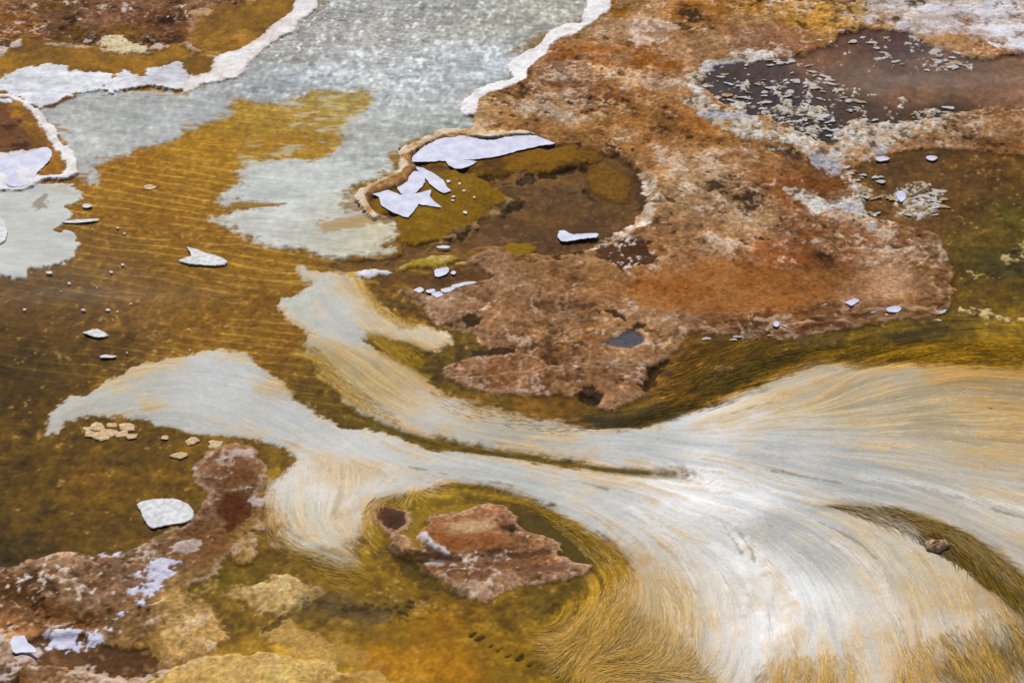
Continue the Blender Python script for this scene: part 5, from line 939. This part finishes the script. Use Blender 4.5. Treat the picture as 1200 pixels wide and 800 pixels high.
DARKP = [(822, 98), (845, 80), (911, 70), (950, 72), (985, 100), (1010, 125), (1043, 146), (1000, 150), (978, 165), (952, 160), (900, 140), (838, 122)]
while n < 150:
    x, y = r.uniform(820, 1045), r.uniform(66, 166)
    if not poly_in(x, y, DARKP): continue
    if r.random() > .35+.65*min(1, max(0, (y-80)/60)): continue
    bit(x, y, r.choice((.012, .018, .025, .035, .045))*r.uniform(.8, 1.2), 'crust_bit', 'pale crust bit floating in the dark pool', 'crust bits in the dark pool'); n += 1
for x, y, s in ((1000, 48, .05), (1012, 44, .04), (1022, 50, .05), (1038, 44, .045), (985, 38, .04), (972, 50, .05), (962, 49, .035), (944, 51, .05), (928, 72, .04), (1035, 62, .05), (1028, 56, .04), (1050, 72, .05), (1006, 118, .05), (1087, 82, .035), (1058, 75, .03), (1040, 64, .03), (905, 70, .05), (915, 74, .05)):
    bit(x, y, s, 'crust_bit', 'pale crust lump along the far shore of the dark pool', 'crust lumps on the far pool shore')
for q in range(20):
    a = r.uniform(0, 6.28); x = 1115+22*math.cos(a)*r.random()**.5; y = 70+11*math.sin(a)*r.random()**.5
    bit(x, y, r.uniform(.02, .05), 'crust_bit', 'pale crust piece in the clump inside the dark pool', 'crust clump in the dark pool')
for q in range(24):
    t_ = q/60; x = 1043+(1110-1043)*r.random(); y = 234+r.gauss(0, 9)
    bit(x, y, r.uniform(.02, .06), 'crust_bit', 'pale crust piece in the small heap amid brown shallows', 'crust heap in the brown shallows')
for q in range(40):
    P = [(836, 125), (880, 150), (940, 165), (985, 190), (1010, 215), (1015, 240), (1030, 262)]; k = r.randrange(5 + (q % 2)); f = r.random()
    x = P[k][0]+(P[k+1][0]-P[k][0])*f+r.gauss(0, 14); y = P[k][1]+(P[k+1][1]-P[k][1])*f+r.gauss(0, 6)
    bit(x, y, r.uniform(.015, .045), 'crust_bit', 'pale crumb on the white crust belt below the dark pool', 'crumbs on the white belt', z=.02)
for q in range(26):
    x = r.uniform(1000, 1125); y = 146-(x-1043)*.12+r.gauss(0, 7)
    bit(x, y, r.uniform(.015, .045), 'crust_bit', 'ochre and white crumb along the near shore of the dark pool', 'crumbs on the near pool shore', z=.012)
for q in range(12):
    x = r.uniform(812, 1110); y = 390-max(0, x-900)*.10+r.gauss(0, 6)-4
    bit(x, y, r.uniform(.012, .035), 'crust_bit', 'crumb on the broken lower edge of the brown island', 'crumbs on the island edge', z=.02)
for q in range(8):
    x = r.uniform(1000, 1110); y = 258+(x-1000)*.35+r.gauss(0, 16)
    bit(x, y, r.uniform(.012, .03), 'crust_bit', 'crumb on the dark ridge joining bank and island', 'crumbs on the joining ridge', z=.02)

# ---------------------------------------------------------------- strands of the filament mats
def strands(name, polys, count, length, wid, cols, parent, label, seed, lift=.004, zmin=-.03, vmin=.75):
    rr = np.random.default_rng(seed); segs = 7; P0 = []
    for (poly, wgt) in polys:
        w = W(np.array(poly)[:, 0], np.array(poly)[:, 1]); need = int(count*wgt); got = 0
        lo, hi = w.min(0), w.max(0); pts = []
        while got < need:
            c = lo+(hi-lo)*rr.random((need*3, 2)); ins = np.zeros(len(c), bool)
            for k in range(len(w)):
                a, b = w[k], w[k-1]
                ins ^= ((a[1] > c[:, 1]) != (b[1] > c[:, 1])) & (c[:, 0] < (b[0]-a[0])*(c[:, 1]-a[1])/(b[1]-a[1]+1e-12)+a[0])
            c = c[ins]; pts.append(c); got += len(c)
        P0.append(np.concatenate(pts)[:need])
    p = np.concatenate(P0).astype(np.float32); n = len(p)
    ln = length*rr.uniform(.45, 1.3, n); sg = np.ones(n)
    dev = rr.normal(0, .16, n); path = [p.copy()]
    for s in range(segs):
        j = np.clip(((p[:, 0]-X0)/G), 0, NX-1).astype(int); i = np.clip(((p[:, 1]-Y0)/G), 0, NY-1).astype(int)
        vx, vy = VX[i, j], VY[i, j]; cd_, sd_ = np.cos(dev), np.sin(dev)
        p = p+np.stack([vx*cd_-vy*sd_, vx*sd_+vy*cd_], -1)*(ln/segs)[:, None]; path.append(p.copy()); dev = dev+rr.normal(0, .05, n)
    path = np.stack(path, 1)
    j = np.clip(((path[..., 0]-X0)/G), 0, NX-1).astype(int); i = np.clip(((path[..., 1]-Y0)/G), 0, NY-1).astype(int)
    zz = np.maximum(Z[i, j], zmin); t = np.linspace(0, 1, segs+1)[None]
    zz = zz-.0015+lift*rr.uniform(.3, 1.2, n)[:, None]*np.sin(np.pi*np.minimum(t*1.1, 1))**.8
    tg = np.gradient(path, axis=1); tg /= np.linalg.norm(tg, axis=-1, keepdims=True)+1e-9
    nr = np.stack([-tg[..., 1], tg[..., 0]], -1)*(wid*rr.uniform(.5, 1.3, n)[:, None]*(1-.85*np.abs(2*t-.7).clip(0, 1)))[..., None]*.5
    tilt = rr.uniform(-.22, .22, n)[:, None]*np.linalg.norm(nr, axis=-1)
    A = np.concatenate([path+nr, (zz+tilt)[..., None]], -1); Bv = np.concatenate([path-nr, (zz-tilt)[..., None]], -1)
    V = np.stack([A, Bv], 2).reshape(-1, 3)
    k = np.arange(n)[:, None]*(2*(segs+1))+np.arange(segs)[None]*2
    Fq = np.stack([k, k+1, k+3, k+2], -1).reshape(-1, 4)
    base = rr.integers(0, len(cols), n); cc = np.array(cols, np.float32)[base]*rr.uniform(vmin, 1.25, n)[:, None].astype(np.float32)
    # strands take on part of the colour they grow from
    root = C[i[:, 2], j[:, 2]]; cc = cc*.42+root*.58
    cc = np.repeat(np.concatenate([cc, np.ones((n, 1))], 1)[:, None], 2*(segs+1), 1).reshape(-1, 4)
    rb = np.array(parent.location, np.float32)
    o = add_obj(name, mesh_from(name, V-rb, Fq, MATS['fibre'], np.clip(cc, 0.003, .9), np.full(len(V), .3)), parent)
    o['kind'] = 'stuff'; o['label'] = label
GOLD = [S(190, 138, 28), S(206, 166, 78), S(164, 118, 10), S(216, 186, 118)]
WHT = [S(222, 219, 212), S(230, 228, 226), S(206, 190, 160), S(214, 208, 196)]
OLV = [S(100, 76, 0), S(66, 54, 0), S(130, 98, 4), S(156, 118, 14)]
f_ = roots['fan']
strands('golden_filament', [([(735, 655), (745, 680), (720, 800), (690, 805), (650, 770), (640, 740), (690, 705)], .30), ([(740, 700), (800, 740), (850, 800), (720, 805)], .16), ([(900, 770), (1000, 760), (1010, 810), (880, 810)], .12), ([(1050, 760), (1210, 690), (1230, 810), (1040, 810)], .22), ([(600, 575), (720, 640), (740, 680), (700, 660)], .10), ([(428, 604), (440, 582), (520, 566), (480, 580), (440, 592), (430, 640)], .05), ([(320, 560), (350, 640), (420, 665), (390, 690), (310, 620)], .05)], 13000, .085, .0026, GOLD, f_, 'golden filaments fringing the fan', 5, .0035)
strands('white_filament', [([(740, 590), (900, 580), (1000, 640), (960, 790), (800, 780), (760, 660)], .45), ([(800, 500), (1200, 440), (1220, 600), (820, 560)], .25), ([(1000, 600), (1090, 640), (1180, 740), (1000, 790), (960, 700)], .2), ([(330, 540), (420, 550), (400, 650), (330, 630)], .10)], 9000, .13, .0024, WHT, f_, 'white filaments combed along the flow', 6, .0016, vmin=1.0)
strands('olive_filament', [([(960, 592), (1040, 592), (1137, 626), (1210, 680), (1210, 735), (1154, 680), (1077, 625)], .75), ([(1100, 740), (1200, 720), (1220, 810), (1100, 810)], .25)], 3200, .11, .0028, OLV, f_, 'olive filaments in the green streak', 8, .006)
strands('algae_filament', [([(700, 500), (764, 494), (884, 452), (962, 424), (1210, 428), (1210, 400), (1000, 400), (900, 415), (800, 470)], .7), ([(800, 405), (900, 398), (930, 410), (850, 450), (770, 490), (760, 470)], .3)], 5200, .09, .0028, [S(140, 104, 8), S(92, 70, 4), S(44, 38, 2), S(60, 50, 2)], roots['alg'], 'olive and gold filaments combed along the current', 9, .003)
strands('golden_filament', [([(350, 405), (380, 445), (420, 478), (470, 500), (440, 470), (400, 440), (366, 405)], .3), ([(424, 330), (450, 360), (490, 378), (470, 385), (440, 365)], .25), ([(432, 395), (480, 405), (500, 415), (480, 428), (450, 415)], .2), ([(500, 455), (700, 500), (650, 512), (520, 485)], .25)], 2200, .05, .0026, GOLD+OLV[2:], f_, 'gold filaments edging the upper tongue', 10, .003)

# ---------------------------------------------------------------- steam
def steam(px, py, size, dens, label, rot=0., seed=0.):
    me = bpy.data.meshes.new('steam'); V = []; F = []; n, mr = 20, 12
    for q in range(mr+1):
        th = math.pi*q/mr
        for k in range(n): a = 2*math.pi*k/n; V.append((math.sin(th)*math.cos(a)*size[0], math.sin(th)*math.sin(a)*size[1], math.cos(th)*size[2]))
    for q in range(mr):
        for k in range(n): a, b = q*n+k, q*n+(k+1) % n; F.append((a, a+n, b+n, b))
    me.from_pydata(V, [], F)
    m = bpy.data.materials.new('steam'); m.use_nodes = True; nt = m.node_tree; L = nt.links.new
    for nd in list(nt.nodes):
        if nd.type == 'BSDF_PRINCIPLED': nt.nodes.remove(nd)
    pv = N(nt, 'ShaderNodeVolumePrincipled'); pv.inputs['Color'].default_value = (.95, .92, .88, 1); pv.inputs['Anisotropy'].default_value = .2
    tc = N(nt, 'ShaderNodeTexCoord'); dv = N(nt, 'ShaderNodeVectorMath', operation='DIVIDE'); dv.inputs[1].default_value = size; L(tc.outputs['Object'], dv.inputs[0])
    le = N(nt, 'ShaderNodeVectorMath', operation='LENGTH'); L(dv.outputs[0], le.inputs[0])
    nz = N(nt, 'ShaderNodeTexNoise'); nz.inputs['Scale'].default_value = 2.2; nz.inputs['Detail'].default_value = 3; L(dv.outputs[0], nz.inputs['Vector'])
    fa = N(nt, 'ShaderNodeMapRange', interpolation_type='SMOOTHSTEP'); fa.inputs['From Min'].default_value = 1.; fa.inputs['From Max'].default_value = .1; L(le.outputs['Value'], fa.inputs['Value'])
    nm = N(nt, 'ShaderNodeMapRange'); nm.inputs['From Min'].default_value = .38; nm.inputs['From Max'].default_value = .7; L(nz.outputs['Fac'], nm.inputs['Value'])
    m1 = N(nt, 'ShaderNodeMath', operation='MULTIPLY'); L(fa.outputs[0], m1.inputs[0]); L(nm.outputs[0], m1.inputs[1])
    m2 = N(nt, 'ShaderNodeMath', operation='MULTIPLY'); m2.inputs[1].default_value = dens; L(m1.outputs[0], m2.inputs[0]); L(m2.outputs[0], pv.inputs['Density'])
    L(pv.outputs[0], nt.nodes['Material Output'].inputs['Volume']); me.materials.append(m)
    c = W(px, py, size[2]); o = add_obj('steam', me, None, (c[0], c[1], size[2]+.03)); o.rotation_euler = (0, 0, rot); tag(o, label, 'steam', None, 'stuff'); return o
steam(1075, 95, (.75, .32, .12), 1.8, 'thin wisp of steam drifting over the dark pool', .05)
steam(100, 345, (.75, .22, .10), 1.2, 'faint wisp of steam over the brown stream', -.05)
